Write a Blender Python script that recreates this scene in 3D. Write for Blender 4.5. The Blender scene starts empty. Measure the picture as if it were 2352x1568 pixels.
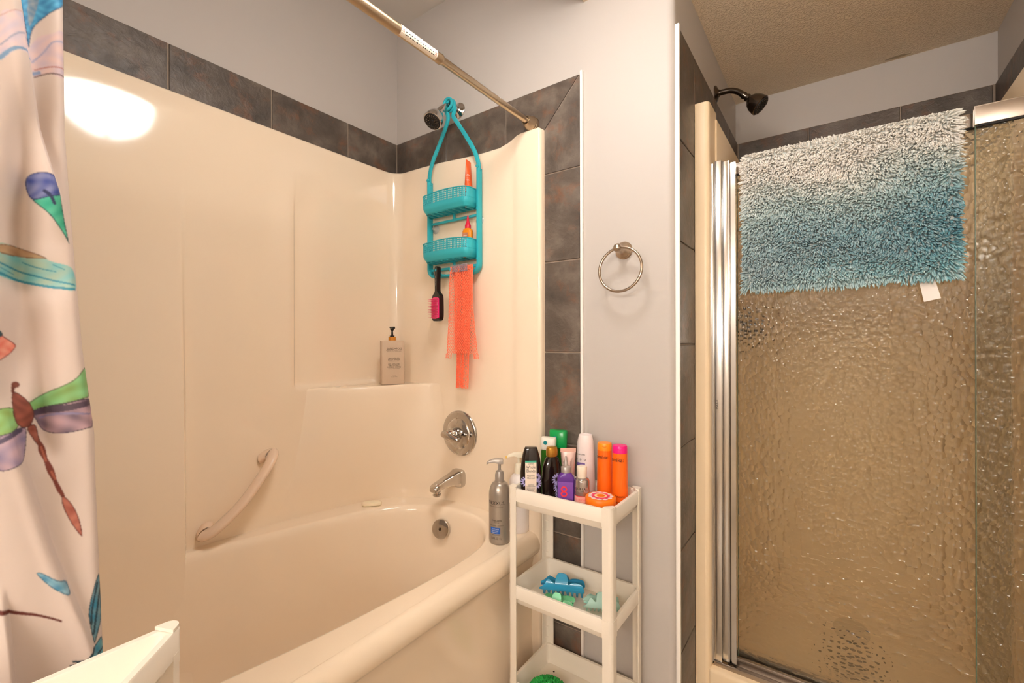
import bpy, bmesh, math, random
import numpy as np
from mathutils import Vector, Matrix
from mathutils.geometry import tessellate_polygon
random.seed(7); rng = np.random.default_rng(7)
PI = math.pi; sin = math.sin; cos = math.cos
sc = bpy.context.scene; col = sc.collection

# ------------------------------------------------------------------ camera
FPX = 1032.5; YAW = math.radians(35.76); ROLL = math.radians(.125)
CAM = Vector((1.60, -1.34, 1.13))
fw = Vector((-sin(YAW), cos(YAW), 0)); rt = Vector((cos(YAW), sin(YAW), 0)); dn = fw.cross(rt)
rt = rt * cos(ROLL) + dn * sin(ROLL); dn = fw.cross(rt)
cd = bpy.data.cameras.new('camera'); cd.sensor_width = 36; cd.lens = FPX / 2352 * 36
cd.clip_start = .02
cam = bpy.data.objects.new('camera', cd); col.objects.link(cam)
cam.matrix_world = Matrix(((rt.x, -dn.x, -fw.x, CAM.x), (rt.y, -dn.y, -fw.y, CAM.y), (rt.z, -dn.z, -fw.z, CAM.z), (0, 0, 0, 1)))
sc.camera = cam
# ------------------------------------------------------------------ world, light levels, exposure
w = bpy.data.worlds.new('world'); sc.world = w; w.use_nodes = True
w.node_tree.nodes['Background'].inputs[0].default_value = (1, .9, .8, 1)
w.node_tree.nodes['Background'].inputs[1].default_value = .0
DOME_EMIT = 14.5; GLOBE_EMIT = 34.0
LAMP_COLOR = (1.0, .965, .93)
vs = sc.view_settings; vs.view_transform = 'Standard'; vs.look = 'None'; vs.gamma = 1; vs.use_curve_mapping = False
vs.exposure = 1.27
sc.cycles.max_bounces = 8; sc.cycles.diffuse_bounces = 6; sc.cycles.transmission_bounces = 5; sc.cycles.glossy_bounces = 3; sc.cycles.transparent_max_bounces = 6
sc.cycles.use_adaptive_sampling = True; sc.cycles.adaptive_threshold = .05; sc.cycles.use_denoising = True
sc.cycles.sample_clamp_indirect = 6; sc.cycles.use_light_tree = False

# ------------------------------------------------------------------ helpers: colour and materials
def lin(c):
    if isinstance(c, str):
        c = [int(c[i:i + 2], 16) / 255 for i in (0, 2, 4)]
    return tuple((x / 12.92 if x <= .04045 else ((x + .055) / 1.055) ** 2.4) for x in c) + (1,)
MATS = {}
def mat(name, c, rough=.5, metal=0, trans=0, ior=1.45, bump=None, coat=0, emit=None, spec=.5, attr=None, sss=0, mottle=None, alpha=1):
    """procedural principled material; bump=(scale,strength,detail), mottle=(colour2,scale)"""
    if name in MATS: return MATS[name]
    m = bpy.data.materials.new(name); m.use_nodes = True; nt = m.node_tree; b = nt.nodes['Principled BSDF']
    I = b.inputs
    I['Base Color'].default_value = lin(c); I['Roughness'].default_value = rough; I['Metallic'].default_value = metal
    I['Transmission Weight'].default_value = trans; I['IOR'].default_value = ior; I['Coat Weight'].default_value = coat
    I['Specular IOR Level'].default_value = spec; I['Alpha'].default_value = alpha
    if sss:
        I['Subsurface Weight'].default_value = sss; I['Subsurface Radius'].default_value = (.01, .006, .004); I['Subsurface Scale'].default_value = .3
    tc = nt.nodes.new('ShaderNodeTexCoord')
    if attr:
        a = nt.nodes.new('ShaderNodeAttribute'); a.attribute_name = attr; nt.links.new(a.outputs['Color'], I['Base Color'])
    if mottle:
        n = nt.nodes.new('ShaderNodeTexNoise'); n.inputs['Scale'].default_value = mottle[1]; n.inputs['Detail'].default_value = 4
        nt.links.new(tc.outputs['Object'], n.inputs['Vector'])
        mx = nt.nodes.new('ShaderNodeMix'); mx.data_type = 'RGBA'; mx.inputs[6].default_value = lin(c); mx.inputs[7].default_value = lin(mottle[0])
        nt.links.new(n.outputs['Fac'], mx.inputs[0]); nt.links.new(mx.outputs[2], I['Base Color'])
    if bump:
        n = nt.nodes.new('ShaderNodeTexNoise'); n.inputs['Scale'].default_value = bump[0]; n.inputs['Detail'].default_value = bump[2] if len(bump) > 2 else 3
        nt.links.new(tc.outputs['Object'], n.inputs['Vector'])
        bp = nt.nodes.new('ShaderNodeBump'); bp.inputs['Strength'].default_value = bump[1]; bp.inputs['Distance'].default_value = .004
        nt.links.new(n.outputs['Fac'], bp.inputs['Height']); nt.links.new(bp.outputs['Normal'], I['Normal'])
    if emit:
        I['Emission Color'].default_value = tuple(emit[0]) + (1,); I['Emission Strength'].default_value = emit[1]
    MATS[name] = m
    return m

M_WALL = mat('wall_paint', 'bab3ad', .55)
M_WALL2 = mat('white_wall_paint', 'eee8e0', .6)
M_CEIL = mat('ceiling_paint', 'd0cac3', .8)
def stipple_ceiling():
    m = mat('stippled_ceiling', 'efdfc6', .75); nt = m.node_tree; b = nt.nodes['Principled BSDF']
    tc = nt.nodes.new('ShaderNodeTexCoord'); n = nt.nodes.new('ShaderNodeTexNoise'); n.inputs['Scale'].default_value = 130; n.inputs['Detail'].default_value = 4
    n.inputs['Distortion'].default_value = .6
    r = nt.nodes.new('ShaderNodeValToRGB'); r.color_ramp.elements[0].position = .42; r.color_ramp.elements[1].position = .6
    bp = nt.nodes.new('ShaderNodeBump'); bp.inputs['Strength'].default_value = .8; bp.inputs['Distance'].default_value = .004
    nt.links.new(tc.outputs['Object'], n.inputs['Vector']); nt.links.new(n.outputs['Fac'], r.inputs[0]); nt.links.new(r.outputs[0], bp.inputs['Height'])
    nt.links.new(bp.outputs[0], b.inputs['Normal']); return m
M_STIP = stipple_ceiling()
M_ALMOND = mat('almond_gelcoat', 'f0dec6', .07, spec=.5)
M_ALMOND2 = mat('almond_acrylic', 'f0d9b6', .28)
M_GRABBAR = mat('grab_bar_plastic', 'e8cdb4', .22)
M_TRIM = mat('white_trim', 'efe9e2', .4)
M_GROUT = mat('brown_grout', '978778', .85)
M_PLASTIC = mat('cream_white_plastic', 'ebe2d4', .42)
M_CHROME = mat('chrome', 'c9c4bf', .09, 1)
M_NICKEL = mat('brushed_nickel', 'b9a896', .28, 1)
M_RODM = mat('rod_satin_nickel', 'b9a68e', .3, 1)
M_ALU = mat('bright_aluminium', 'd9d6d2', .16, 1)
M_ALU2 = mat('satin_aluminium', 'b8aca0', .36, 1)
M_BRONZE = mat('dark_nickel', '6f655c', .2, 1)
M_BLACK = mat('black_plastic', '17110e', .35)
M_DARK = mat('dark_gap', '1a1512', .7)
M_INK = mat('black_ink', '1d1815', .6)
M_FLOOR = mat('floor_vinyl', 'b5a48e', .35, mottle=('a5937c', 8))

def slate():
    m = bpy.data.materials.new('slate_tile'); m.use_nodes = True; nt = m.node_tree; b = nt.nodes['Principled BSDF']; L = nt.links.new; N = nt.nodes.new
    tc = N('ShaderNodeTexCoord'); oi = N('ShaderNodeObjectInfo'); mul = N('ShaderNodeVectorMath'); mul.operation = 'SCALE'; mul.inputs[0].default_value = (13, 7, 5)
    L(oi.outputs['Random'], mul.inputs['Scale']); add = N('ShaderNodeVectorMath'); L(tc.outputs['Object'], add.inputs[0]); L(mul.outputs[0], add.inputs[1])
    n1 = N('ShaderNodeTexNoise'); n1.inputs['Scale'].default_value = 9; n1.inputs['Detail'].default_value = 6; n1.inputs['Roughness'].default_value = .62; n1.inputs['Distortion'].default_value = .35; L(add.outputs[0], n1.inputs['Vector'])
    r1 = N('ShaderNodeValToRGB'); e = r1.color_ramp.elements
    e[0].position = .3; e[0].color = lin('453d37'); e[1].position = .72; e[1].color = lin('776c62')
    k = e.new(.5); k.color = lin('5b5047')
    L(n1.outputs['Fac'], r1.inputs[0])
    n2 = N('ShaderNodeTexNoise'); n2.inputs['Scale'].default_value = 14; n2.inputs['Detail'].default_value = 6; n2.inputs['Roughness'].default_value = .66; n2.inputs['Distortion'].default_value = .3; L(add.outputs[0], n2.inputs['Vector'])
    r2 = N('ShaderNodeValToRGB'); r2.color_ramp.elements[0].position = .54; r2.color_ramp.elements[0].color = (0, 0, 0, 1); r2.color_ramp.elements[1].position = .74; r2.color_ramp.elements[1].color = (.75, .75, .75, 1)
    L(n2.outputs['Fac'], r2.inputs[0])
    mx = N('ShaderNodeMix'); mx.data_type = 'RGBA'; L(r2.outputs[0], mx.inputs[0]); L(r1.outputs[0], mx.inputs[6]); mx.inputs[7].default_value = lin('7f5236')
    L(mx.outputs[2], b.inputs['Base Color'])
    n3 = N('ShaderNodeTexNoise'); n3.inputs['Scale'].default_value = 34; n3.inputs['Detail'].default_value = 6; n3.inputs['Roughness'].default_value = .65; n3.inputs['Distortion'].default_value = .8; L(add.outputs[0], n3.inputs['Vector'])
    bp = N('ShaderNodeBump'); bp.inputs['Strength'].default_value = .5; bp.inputs['Distance'].default_value = .005; L(n3.outputs['Fac'], bp.inputs['Height']); L(bp.outputs[0], b.inputs['Normal'])
    b.inputs['Roughness'].default_value = .42
    return m
M_SLATE = slate()

def hammered(name, bumpy):
    m = bpy.data.materials.new(name); m.use_nodes = True; nt = m.node_tree; b = nt.nodes['Principled BSDF']; L = nt.links.new; N = nt.nodes.new
    b.inputs['Base Color'].default_value = lin('f7f3e8'); b.inputs['Transmission Weight'].default_value = 1; b.inputs['Roughness'].default_value = .03; b.inputs['IOR'].default_value = 1.45
    if bumpy:
        tc = N('ShaderNodeTexCoord'); v = N('ShaderNodeTexVoronoi'); v.feature = 'F1'; v.voronoi_dimensions = '2D'; v.inputs['Scale'].default_value = 66
        sx = N('ShaderNodeSeparateXYZ'); cx = N('ShaderNodeCombineXYZ'); L(tc.outputs['Object'], sx.inputs[0]); L(sx.outputs['X'], cx.inputs['X']); L(sx.outputs['Z'], cx.inputs['Y'])
        L(cx.outputs[0], v.inputs['Vector'])
        pw = N('ShaderNodeMath'); pw.operation = 'POWER'; pw.inputs[1].default_value = 2.0; L(v.outputs['Distance'], pw.inputs[0])
        bp = N('ShaderNodeBump'); bp.inputs['Strength'].default_value = .62; bp.inputs['Distance'].default_value = .009; L(pw.outputs[0], bp.inputs['Height']); L(bp.outputs[0], b.inputs['Normal'])
    tr = N('ShaderNodeBsdfTransparent'); tr.inputs[0].default_value = lin('fbf8ee')
    ms = N('ShaderNodeMixShader'); ms.inputs[0].default_value = .18; out = nt.nodes['Material Output']
    L(b.outputs[0], ms.inputs[1]); L(tr.outputs[0], ms.inputs[2]); L(ms.outputs[0], out.inputs['Surface'])
    return m
M_PLAIN = hammered('smooth_glass_side', False)
M_HAMMER = hammered('hammered_glass', True)

# ------------------------------------------------------------------ helpers: objects
def tag(o, label, cat=None, group=None):
    o['label'] = label
    if cat: o['category'] = cat
    if group: o['group'] = group
    return o
def thing(name, label, cat, loc=(0, 0, 0), rz=0, group=None, rot=None):
    o = bpy.data.objects.new(name, None); col.objects.link(o); o.empty_display_size = .02
    o.location = loc; o.rotation_euler = rot if rot else (0, 0, rz)
    tag(o, label, cat, group); return o
def obj(name, me, m, parent=None, world=False, angle=38):
    """me = (verts, faces) ; world: verts are in world space although the parent is moved (no rotation)"""
    v, f = me
    if world and parent is not None:
        p = parent; off = Vector((0, 0, 0))
        while p is not None: off += p.location; p = p.parent
        v = [(a[0] - off.x, a[1] - off.y, a[2] - off.z) for a in v]
    d = bpy.data.meshes.new(name); d.from_pydata([tuple(a) for a in v], [], [tuple(x) for x in f]); d.validate()
    if m: d.materials.append(m)
    bm = bmesh.new(); bm.from_mesh(d); bmesh.ops.recalc_face_normals(bm, faces=bm.faces); bm.to_mesh(d); bm.free()
    d.polygons.foreach_set('use_smooth', [True] * len(d.polygons)); d.set_sharp_from_angle(angle=math.radians(angle))
    o = bpy.data.objects.new(name, d); col.objects.link(o)
    if parent is not None: o.parent = parent
    return o
def struct(name, me, m, **k):
    o = obj(name, me, m, **k); o['kind'] = 'structure'; return o
def join(*ms):
    V = []; F = []
    for v, f in ms:
        n = len(V); V += [tuple(a) for a in v]; F += [tuple(i + n for i in x) for x in f]
    return V, F
def xf(me, mtx):
    return [tuple(mtx @ Vector(a)) for a in me[0]], me[1]
def mv(me, x=0, y=0, z=0): return [(a[0] + x, a[1] + y, a[2] + z) for a in me[0]], me[1]
def box(x0, x1, y0, y1, z0, z1, b=0, seg=2):
    bm = bmesh.new(); bmesh.ops.create_cube(bm, size=1)
    for v in bm.verts: v.co = ((x0 + x1) / 2 + v.co.x * (x1 - x0), (y0 + y1) / 2 + v.co.y * (y1 - y0), (z0 + z1) / 2 + v.co.z * (z1 - z0))
    if b: bmesh.ops.bevel(bm, geom=list(bm.edges), offset=b, segments=seg, profile=.5, affect='EDGES')
    bm.verts.ensure_lookup_table(); r = [tuple(v.co) for v in bm.verts], [[v.index for v in f.verts] for f in bm.faces]; bm.free(); return r
def loft(rings, cap0=True, cap1=True, closed=True):
    V = []; F = []; n = len(rings[0])
    for r in rings: V += [tuple(p) for p in r]
    for i in range(len(rings) - 1):
        for j in range(n if closed else n - 1):
            k = (j + 1) % n; F.append((i * n + j, i * n + k, (i + 1) * n + k, (i + 1) * n + j))
    if cap0 and closed: F.append(tuple(reversed(range(n))))
    if cap1 and closed: F.append(tuple(range((len(rings) - 1) * n, len(rings) * n)))
    return V, F
def lathe(prof, seg=28, sx=1, sy=1):
    """prof = [(r,z)...] around local Z"""
    rings = [[(max(r, 1e-5) * cos(2 * PI * j / seg) * sx, max(r, 1e-5) * sin(2 * PI * j / seg) * sy, z) for j in range(seg)] for r, z in prof]
    return loft(rings)
def sring(a, b, n, z, N=36, cx=0, cy=0):
    out = []
    for j in range(N):
        t = 2 * PI * j / N; c, s = cos(t), sin(t)
        out.append((cx + a * math.copysign(abs(c) ** (2 / n), c), cy + b * math.copysign(abs(s) ** (2 / n), s), z))
    return out
def sloft(prof, N=36):
    """prof = [(a,b,n,z)]: stacked superellipses"""
    return loft([sring(a, b, n, z, N) for a, b, n, z in prof])
def tube(path, r, seg=10, closed=False, ry=None, up=(0, 0, 1)):
    P = [Vector(p) for p in path]; n = len(P); rings = []
    for i, p in enumerate(P):
        if closed: t = P[(i + 1) % n] - P[i - 1]
        else: t = P[min(i + 1, n - 1)] - P[max(i - 1, 0)]
        t.normalize(); u = Vector(up) - t * t.dot(Vector(up))
        if u.length < 1e-3: u = Vector((1, 0, 0)) - t * t.x
        u.normalize(); s = t.cross(u); ri = r[i] if isinstance(r, (list, tuple)) else r
        rj = ri if ry is None else (ry[i] if isinstance(ry, (list, tuple)) else ry)
        rings.append([p + s * (ri * cos(2 * PI * j / seg)) + u * (rj * sin(2 * PI * j / seg)) for j in range(seg)])
    if closed: rings.append(rings[0]); return loft(rings, False, False)
    return loft(rings)
def spline(pts, n, closed=False):
    P = [np.array(p, float) for p in pts]; m = len(P); out = []
    segs = m if closed else m - 1
    for i in range(n):
        t = i / (n if closed else n - 1) * segs; k = min(int(t), segs - 1); t -= k
        g = (lambda q: P[q % m]) if closed else (lambda q: P[min(max(q, 0), m - 1)])
        a, b, c, d = g(k - 1), g(k), g(k + 1), g(k + 2)
        out.append(tuple(.5 * (2 * b + (c - a) * t + (2 * a - 5 * b + 4 * c - d) * t * t + (3 * b - a - 3 * c + d) * t ** 3)))
    return out
def prism(poly, h0, h1, axes='xyz'):
    """polygon (2D list) extruded; axes: which world axes the (u,v,h) map to"""
    n = len(poly); tri = tessellate_polygon([[Vector((p[0], p[1], 0)) for p in poly]])
    ix = ['xyz'.index(c) for c in axes]
    def P(u, v, h):
        q = [0, 0, 0]; q[ix[0]] = u; q[ix[1]] = v; q[ix[2]] = h; return tuple(q)
    V = [P(p[0], p[1], h0) for p in poly] + [P(p[0], p[1], h1) for p in poly]
    F = [tuple(t) for t in tri] + [tuple(i + n for i in t) for t in tri] + [(i, (i + 1) % n, n + (i + 1) % n, n + i) for i in range(n)]
    return V, F
def grid(fn, us, vs_):
    V = []; F = []; n = len(vs_)
    for u in us:
        for v in vs_: V.append(tuple(fn(u, v)))
    for i in range(len(us) - 1):
        for j in range(n - 1): F.append((i * n + j, (i + 1) * n + j, (i + 1) * n + j + 1, i * n + j + 1))
    return V, F
def sstep(a, b, x):
    t = min(1, max(0, (x - a) / (b - a))); return t * t * (3 - 2 * t)
def rot_to(d, roll=0):
    """matrix turning local +Z to direction d"""
    return Vector(d).to_track_quat('Z', 'Y').to_matrix().to_4x4() @ Matrix.Rotation(roll, 4, 'Z')
def T(x, y, z): return Matrix.Translation((x, y, z))
def text2d(s, size, align='CENTER'):
    c = bpy.data.curves.new('t', 'FONT'); c.body = s; c.size = size; c.align_x = align; c.resolution_u = 2
    o = bpy.data.objects.new('t', c); me = o.to_mesh()
    V = [tuple(v.co) for v in me.vertices]; F = [tuple(p.vertices) for p in me.polygons]
    o.to_mesh_clear(); bpy.data.objects.remove(o); bpy.data.curves.remove(c); return V, F
def wraptext(lines, fn):
    """lines = [(string,size,u,v[,align[,xscale]])]; fn(u,v)->local 3D"""
    out = []
    for l in lines:
        v, f = text2d(l[0], l[1], l[4] if len(l) > 4 else 'CENTER'); k = l[5] if len(l) > 5 else 1
        out.append(([fn(l[2] + a[0] * k, l[3] + a[1]) for a in v], f))
    return join(*out)
def letters(name, args, m, parent, **k):
    for l in args[0]: obj(name, wraptext([l], args[1]), m, parent, **k)
def front_cyl(R, a0=0, eps=.0004):
    return lambda u, v: ((R + eps) * sin(u / R + a0), -(R + eps) * cos(u / R + a0), v)
def patch(fn, u0, u1, v0, v1, nu=10, nv=2):
    return grid(lambda u, v: fn(u, v), np.linspace(u0, u1, nu), np.linspace(v0, v1, nv))
def face_cam(x, y): return math.atan2(CAM.x - x, -(CAM.y - y))

# ================================================================== THE ROOM
ZC = 2.245; ZW = 2.53; XS = 1.2185; YB = 1.0
arc = [(XS - .022 + .022 * sin(a), .022 - .022 * cos(a)) for a in np.linspace(0, PI / 2, 8)]
struct('wall_back', prism([(-.14, 0)] + arc + [(XS, YB), (-.14, YB)], 0, 2.66), M_WALL)
struct('wall_left', box(-.14, 0, -3.2, 0, 0, 2.66), M_WALL)
struct('wall_shower_back', box(-.14, 3.2, YB, YB + .1, 0, 2.66), M_WALL)
struct('wall_shower_right', box(2.076, 3.2, .0, YB, 0, 2.66), M_WALL)
struct('wall_right', box(3.1, 3.2, -3.2, 0, 0, 2.66), M_WALL2)
struct('wall_front', box(-.14, 3.2, -3.3, -3.2, 0, 2.66), M_WALL2)
struct('wall_tub_end', box(0, .80, -1.64, -1.53, 0, 2.53), M_WALL)
struct('floor', box(-.14, 3.2, -3.3, YB + .1, -.06, 0), M_FLOOR)
struct('ceiling', box(.93, 3.2, -3.3, YB + .1, ZC, ZC + .42), M_STIP)
struct('ceiling_tub', box(-.14, .93, -3.3, YB, ZW, ZW + .13), M_CEIL)

# ---- slate tiles, each one a child of its wall
def tile_box(axis, a0, a1, z0, z1, face, th, parent):
    g = .0022
    if axis == 'A': me = box(0, th, a0 + g, a1 - g, z0 + g, z1 - g, .0016, 1)
    else: me = box(a0 + g, a1 - g, -th, 0, z0 + g, z1 - g, .0016, 1)
    # origin at tile centre so that the mottling differs from tile to tile
    c = np.mean(np.array(me[0]), 0)
    o = obj('tile', mv(me, *(-c)), M_SLATE, parent); o.location = c + np.array(face); return o
WL = bpy.data.objects['wall_left']; WB = bpy.data.objects['wall_back']; WSB = bpy.data.objects['wall_shower_back']; WSR = bpy.data.objects['wall_shower_right']
TT = 2.011; TBOT = 1.80
js = [-1.53, -1.457, -1.157, -.857, -.558, -.255, -.008]
for a, b_ in zip(js[:-1], js[1:]): tile_box('A', a, b_, TBOT, TT, (0, 0, 0), .009, WL)
obj('grout', box(0, .0055, -1.53, 0, TBOT, TT - .0005), M_GROUT, WL)
for a, b_ in ((.009, .315), (.315, .615)): tile_box('B', a, b_, TBOT, TT, (0, 0, 0), .009, WB)
obj('grout', join(box(0, .919, -.0055, 0, TBOT, TT - .0005), box(.72, .919, -.0055, 0, .0, TBOT)), M_GROUT, WB)
# corner of the band: two mitred tiles
def ptile(poly, parent):
    me = prism([(p[0], p[1]) for p in poly], -.009, 0, 'xzy'); c = np.mean(np.array(me[0]), 0)
    o = obj('tile', mv(me, *(-c)), M_SLATE, parent); o.location = c
g = .0022
ptile([(.615 + g, TBOT), (.72, TBOT), (.76, 1.84), (.918 - 2 * g, TT - g), (.615 + g, TT - g)], WB)
ptile([(.918, TT - 2 * g), (.762, 1.838), (.74, 1.818), (.74, 1.707 + g), (.918, 1.707 + g)], WB)
zs = [1.707, 1.402, 1.093, .786, .479, .172, 0.005]
for a, b_ in zip(zs[:-1], zs[1:]): tile_box('B', .74, .9195, b_, a, (0, 0, 0), .009, WB)
struct('trim_1', box(.9195, .928, -.0125, 0, 0, TT + .008, .002), M_TRIM)
# shower: jamb column and band
ST = 2.054; TH = .010
def ytile(y0, y1, z0, z1): return tile_box('A', y0, y1, z0, z1, (XS, 0, 0), TH, WB)
zz = [ST, 2.030 - .0, 1.726, 1.424, 1.120, .816, .512, .208, .005]
for a, b_ in zip([ST] + zz[2:-1], zz[2:]): ytile(.022, .196, b_, a)
for a, b_ in ((.196, .50), (.50, .80), (.80, YB - .012)): ytile(a, b_, 1.86, ST)
obj('grout', join(box(XS, XS + .006, .022, .2, 0, ST), box(XS, XS + .006, .2, YB, 1.86, ST)), M_GROUT, WB)
struct('trim_2', box(XS - .001, XS + .0115, .0135, .0225, 0, ST + .008, .0015), mat('bright_trim', 'fbf6f0', .3))
for a, b_ in ((XS + .012, 1.505), (1.505, 1.809), (1.809, 2.064)): tile_box('B', a, b_, 1.86, ST, (0, YB, 0), .009, WSB)
obj('grout', box(XS, 2.07, YB - .006, YB, 1.86, ST), M_GROUT, WSB)
for a, b_ in ((.02, .2), (.2, .5), (.5, .8), (.8, YB - .012)):
    me = box(-.009, 0, a + g, b_ - g, 1.86 + g, ST - g, .0016, 1); c = np.mean(np.array(me[0]), 0)
    o = obj('tile', mv(me, *(-c)), M_SLATE, WSR); o.location = c + np.array((2.076, 0, 0))
obj('grout', box(2.0705, 2.076, .02, YB, 1.86, ST), M_GROUT, WSR)
# smudge on the ceiling by the shower's back wall
obj('water_stain', prism([(1.80 + .036 * cos(t) * (1 + .25 * sin(3 * t)), .978 + .008 * sin(t)) for t in np.linspace(0, 2 * PI, 20)[:-1]], ZC - .0006, ZC), mat('grey_stain', 'a8987f', .9), bpy.data.objects['ceiling'])

# ================================================================== CEILING LIGHT (seen mirrored in the tub surround)
DL = (1.125, -.76)
t_ = thing('ceiling_light', 'round white dome light on the ceiling, mirrored bright in the tub wall', 'light', (DL[0], DL[1], ZC))
obj('base', lathe([(0, 0), (.178, 0), (.178, -.012), (.172, -.018), (0, -.018)], 40), M_TRIM, t_)
md = mat('lit_dome', 'ffffff', .4, emit=(LAMP_COLOR, DOME_EMIT))
obj('shade', lathe([(.165, -.014), (.166, -.04), (.160, -.07), (.146, -.098), (.122, -.122), (.088, -.142), (.045, -.154), (0, -.158)], 40), md, t_)
obj('finial', mv(lathe([(0, 0), (.008, 0), (.01, -.006), (.006, -.014), (0, -.016)], 14), 0, 0, -.1575), M_NICKEL, t_)
# vanity bar on the wall behind the camera
t_ = thing('vanity_light', 'vanity light bar with round globes on the wall behind the viewer', 'light', (1.70, -3.2, 1.72))
obj('backplate', box(-.80, .80, 0, .03, -.06, .06, .008), M_NICKEL, t_)
mg = mat('lit_globe', 'ffffff', .4, emit=(LAMP_COLOR, GLOBE_EMIT))
for k in range(8):
    x = -.7 + .2 * k
    obj('socket', xf(lathe([(.022, 0), (.022, .03), (.018, .034)], 16), T(x, .03, 0) @ rot_to((0, 1, 0))), M_NICKEL, t_)
    obj('globe', mv(lathe([(.06 * sin(a), -.06 * cos(a)) for a in np.linspace(0, PI, 9)], 16), x, .118, 0), mg, t_)

# ================================================================== BATHTUB WITH SURROUND
tub = thing('bathtub', 'glossy almond bathtub with one-piece surround walls', 'bathtub', (.39, -.76, 0))
def part(name, me, m, parent=tub, **k): return obj(name, me, m, parent, world=True, **k)
inner = spline([(.60, -1.08, .47), (.645, -.80, .47), (.665, -.60, .47), (.676, -.40, .47), (.660, -.22, .471), (.605, -.125, .482), (.514, -.094, .497), (.39, -.105, .5), (.272, -.168, .5), (.187, -.282, .5), (.135, -.44, .5), (.098, -.639, .505), (.07, -.80, .51), (.06, -1.0, .515), (.07, -1.28, .515), (.13, -1.42, .505), (.33, -1.45, .49), (.53, -1.41, .475), (.59, -1.27, .47)], 150, True)
IN = [np.array(p) for p in inner]; nI = len(IN)
nrm = []
for i in range(nI):
    t = IN[(i + 1) % nI] - IN[i - 1]; n = np.array((t[1], -t[0], 0.)); n /= np.linalg.norm(n); nrm.append(n)
cen = np.mean(IN, 0)
if (IN[0] - cen) @ nrm[0] < 0: nrm = [-n for n in nrm]
def off(d, dz): return [tuple(IN[i] + nrm[i] * d + np.array((0, 0, dz))) for i in range(nI)]
def rect_pt(p):
    d = p[:2] - cen[:2]; ts = []
    for k, lo, hi in ((0, .004, .742), (1, -1.526, -.004)):
        if abs(d[k]) > 1e-9: ts.append(((hi if d[k] > 0 else lo) - cen[k]) / d[k])
    t = min(x for x in ts if x > 0); qx, qy = cen[0] + d[0] * t, cen[1] + d[1] * t; k = sstep(.60, .735, qx); return (qx, qy, p[2] * (1 - k) + .47 * k)
rings = [[rect_pt(p) for p in IN], off(.016, 0), off(.010, -.0012), off(.004, -.006), off(0, -.014), off(-.003, -.026)]
for s_, z_ in ((.012, .12), (.03, .22), (.05, .30)): rings.append(off(-s_, -z_))
bot = []
for f_, z_ in ((.80, .115), (.76, .098), (.70, .090), (.35, .086)):
    bot.append([tuple((cen[0] + (IN[i][0] - cen[0]) * f_, cen[1] + (IN[i][1] - cen[1]) * f_, z_)) for i in range(nI)])
basin = loft(rings + bot, False, True)
part('basin', basin, M_ALMOND, angle=60)
# front rim roll and apron, with a shallow pressed panel
prof = [(.735, .47), (.748, .469), (.758, .465), (.767, .457), (.773, .446), (.776, .432), (.775, .417), (.769, .405), (.758, .397)]
def ap(u, k):
    x, z = PF[k]; return (x, u, z)
PF = prof + [(.750, .385), (.745, .36), (.742, .25), (.741, .12), (.745, .07), (.747, .04), (.747, 0.0), (.72, 0.0), (.72, .45)]
part('apron', grid(ap, [-1.526, -1.0, -.5, -.1, -.03, -.002], range(len(PF))), M_ALMOND, angle=50)
# --- surround: path from the left wall round the corner to the end wall
R0 = .055; OFF = .03
path = []   # (x,y,nx,ny,s-kind)
ys = sorted(set([-1.526, -1.3, -1.1, -.95, -.845, -.838, -.834, -.830, -.826, -.822, -.80, -.70, -.60, -.51, -.495, -.491, -.487, -.483, -.479, -.47, -.42, -.35, -.25, -.18, -.12, -(OFF + R0)]))
for y in ys: path.append((OFF, y, 1, 0))
for a in np.linspace(0, PI / 2, 12)[1:-1]:
    path.append((OFF + R0 - R0 * cos(a), -(OFF + R0) + R0 * sin(a), cos(a), -sin(a)))
xs = [OFF + R0, .12, .2, .3, .4, .5, .6, .64, .655, .663, .669, .675, .683, .70, .73, .755, .765, .772]
for x in xs: path.append((x, -OFF, 0, -1))
def ztop(x, y):
    z = 1.866 - .012 * sstep(.10, .45, x) + .0 - .012 * sstep(.3, .55, x) + .026 * sstep(.60, .70, x)
    return z
zrows = [.006, .10, .15, .20, .25, .29, .33, .37, .41, .44, .47, .50, .53, .56, .62, .70, .78, .86, .93, .95, .958, .964, .970, .976, .984, 1.0, 1.1, 1.2, 1.3, 1.4, 1.5, 1.58, 1.63, 1.68, 1.74, 1.80]
def hfn(x, y, z):
    h = 0
    if x < .2:
        h += (.042 * (1 - sstep(.62, 1.72, z)) + .5 * max(0, .5 - z) ** 2) * (1 - sstep(-.839, -.821, y))
        h -= .016 * sstep(-.496, -.478, y) * sstep(.955, .98, z) * (1 - sstep(1.60, 1.70, z)) * (1 - sstep(-.16, -.09, y))
    h += .005 * sstep(.655, .69, x)
    return h
cols = []
for x, y, nx, ny in path:
    zt = ztop(x, y); c_ = []
    for z in zrows:
        h = hfn(x, y, z); c_.append((x + nx * h, y + ny * h, z))
    for k, (dz, dh) in enumerate(((-.02, 0), (-.008, -.0005), (-.003, -.003), (-.0005, -.007), (0, -.012), (0, -.029))):
        h = hfn(x, y, 1.8) + dh; c_.append((x + nx * h, y + ny * h, zt + dz))
    cols.append(c_)
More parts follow.
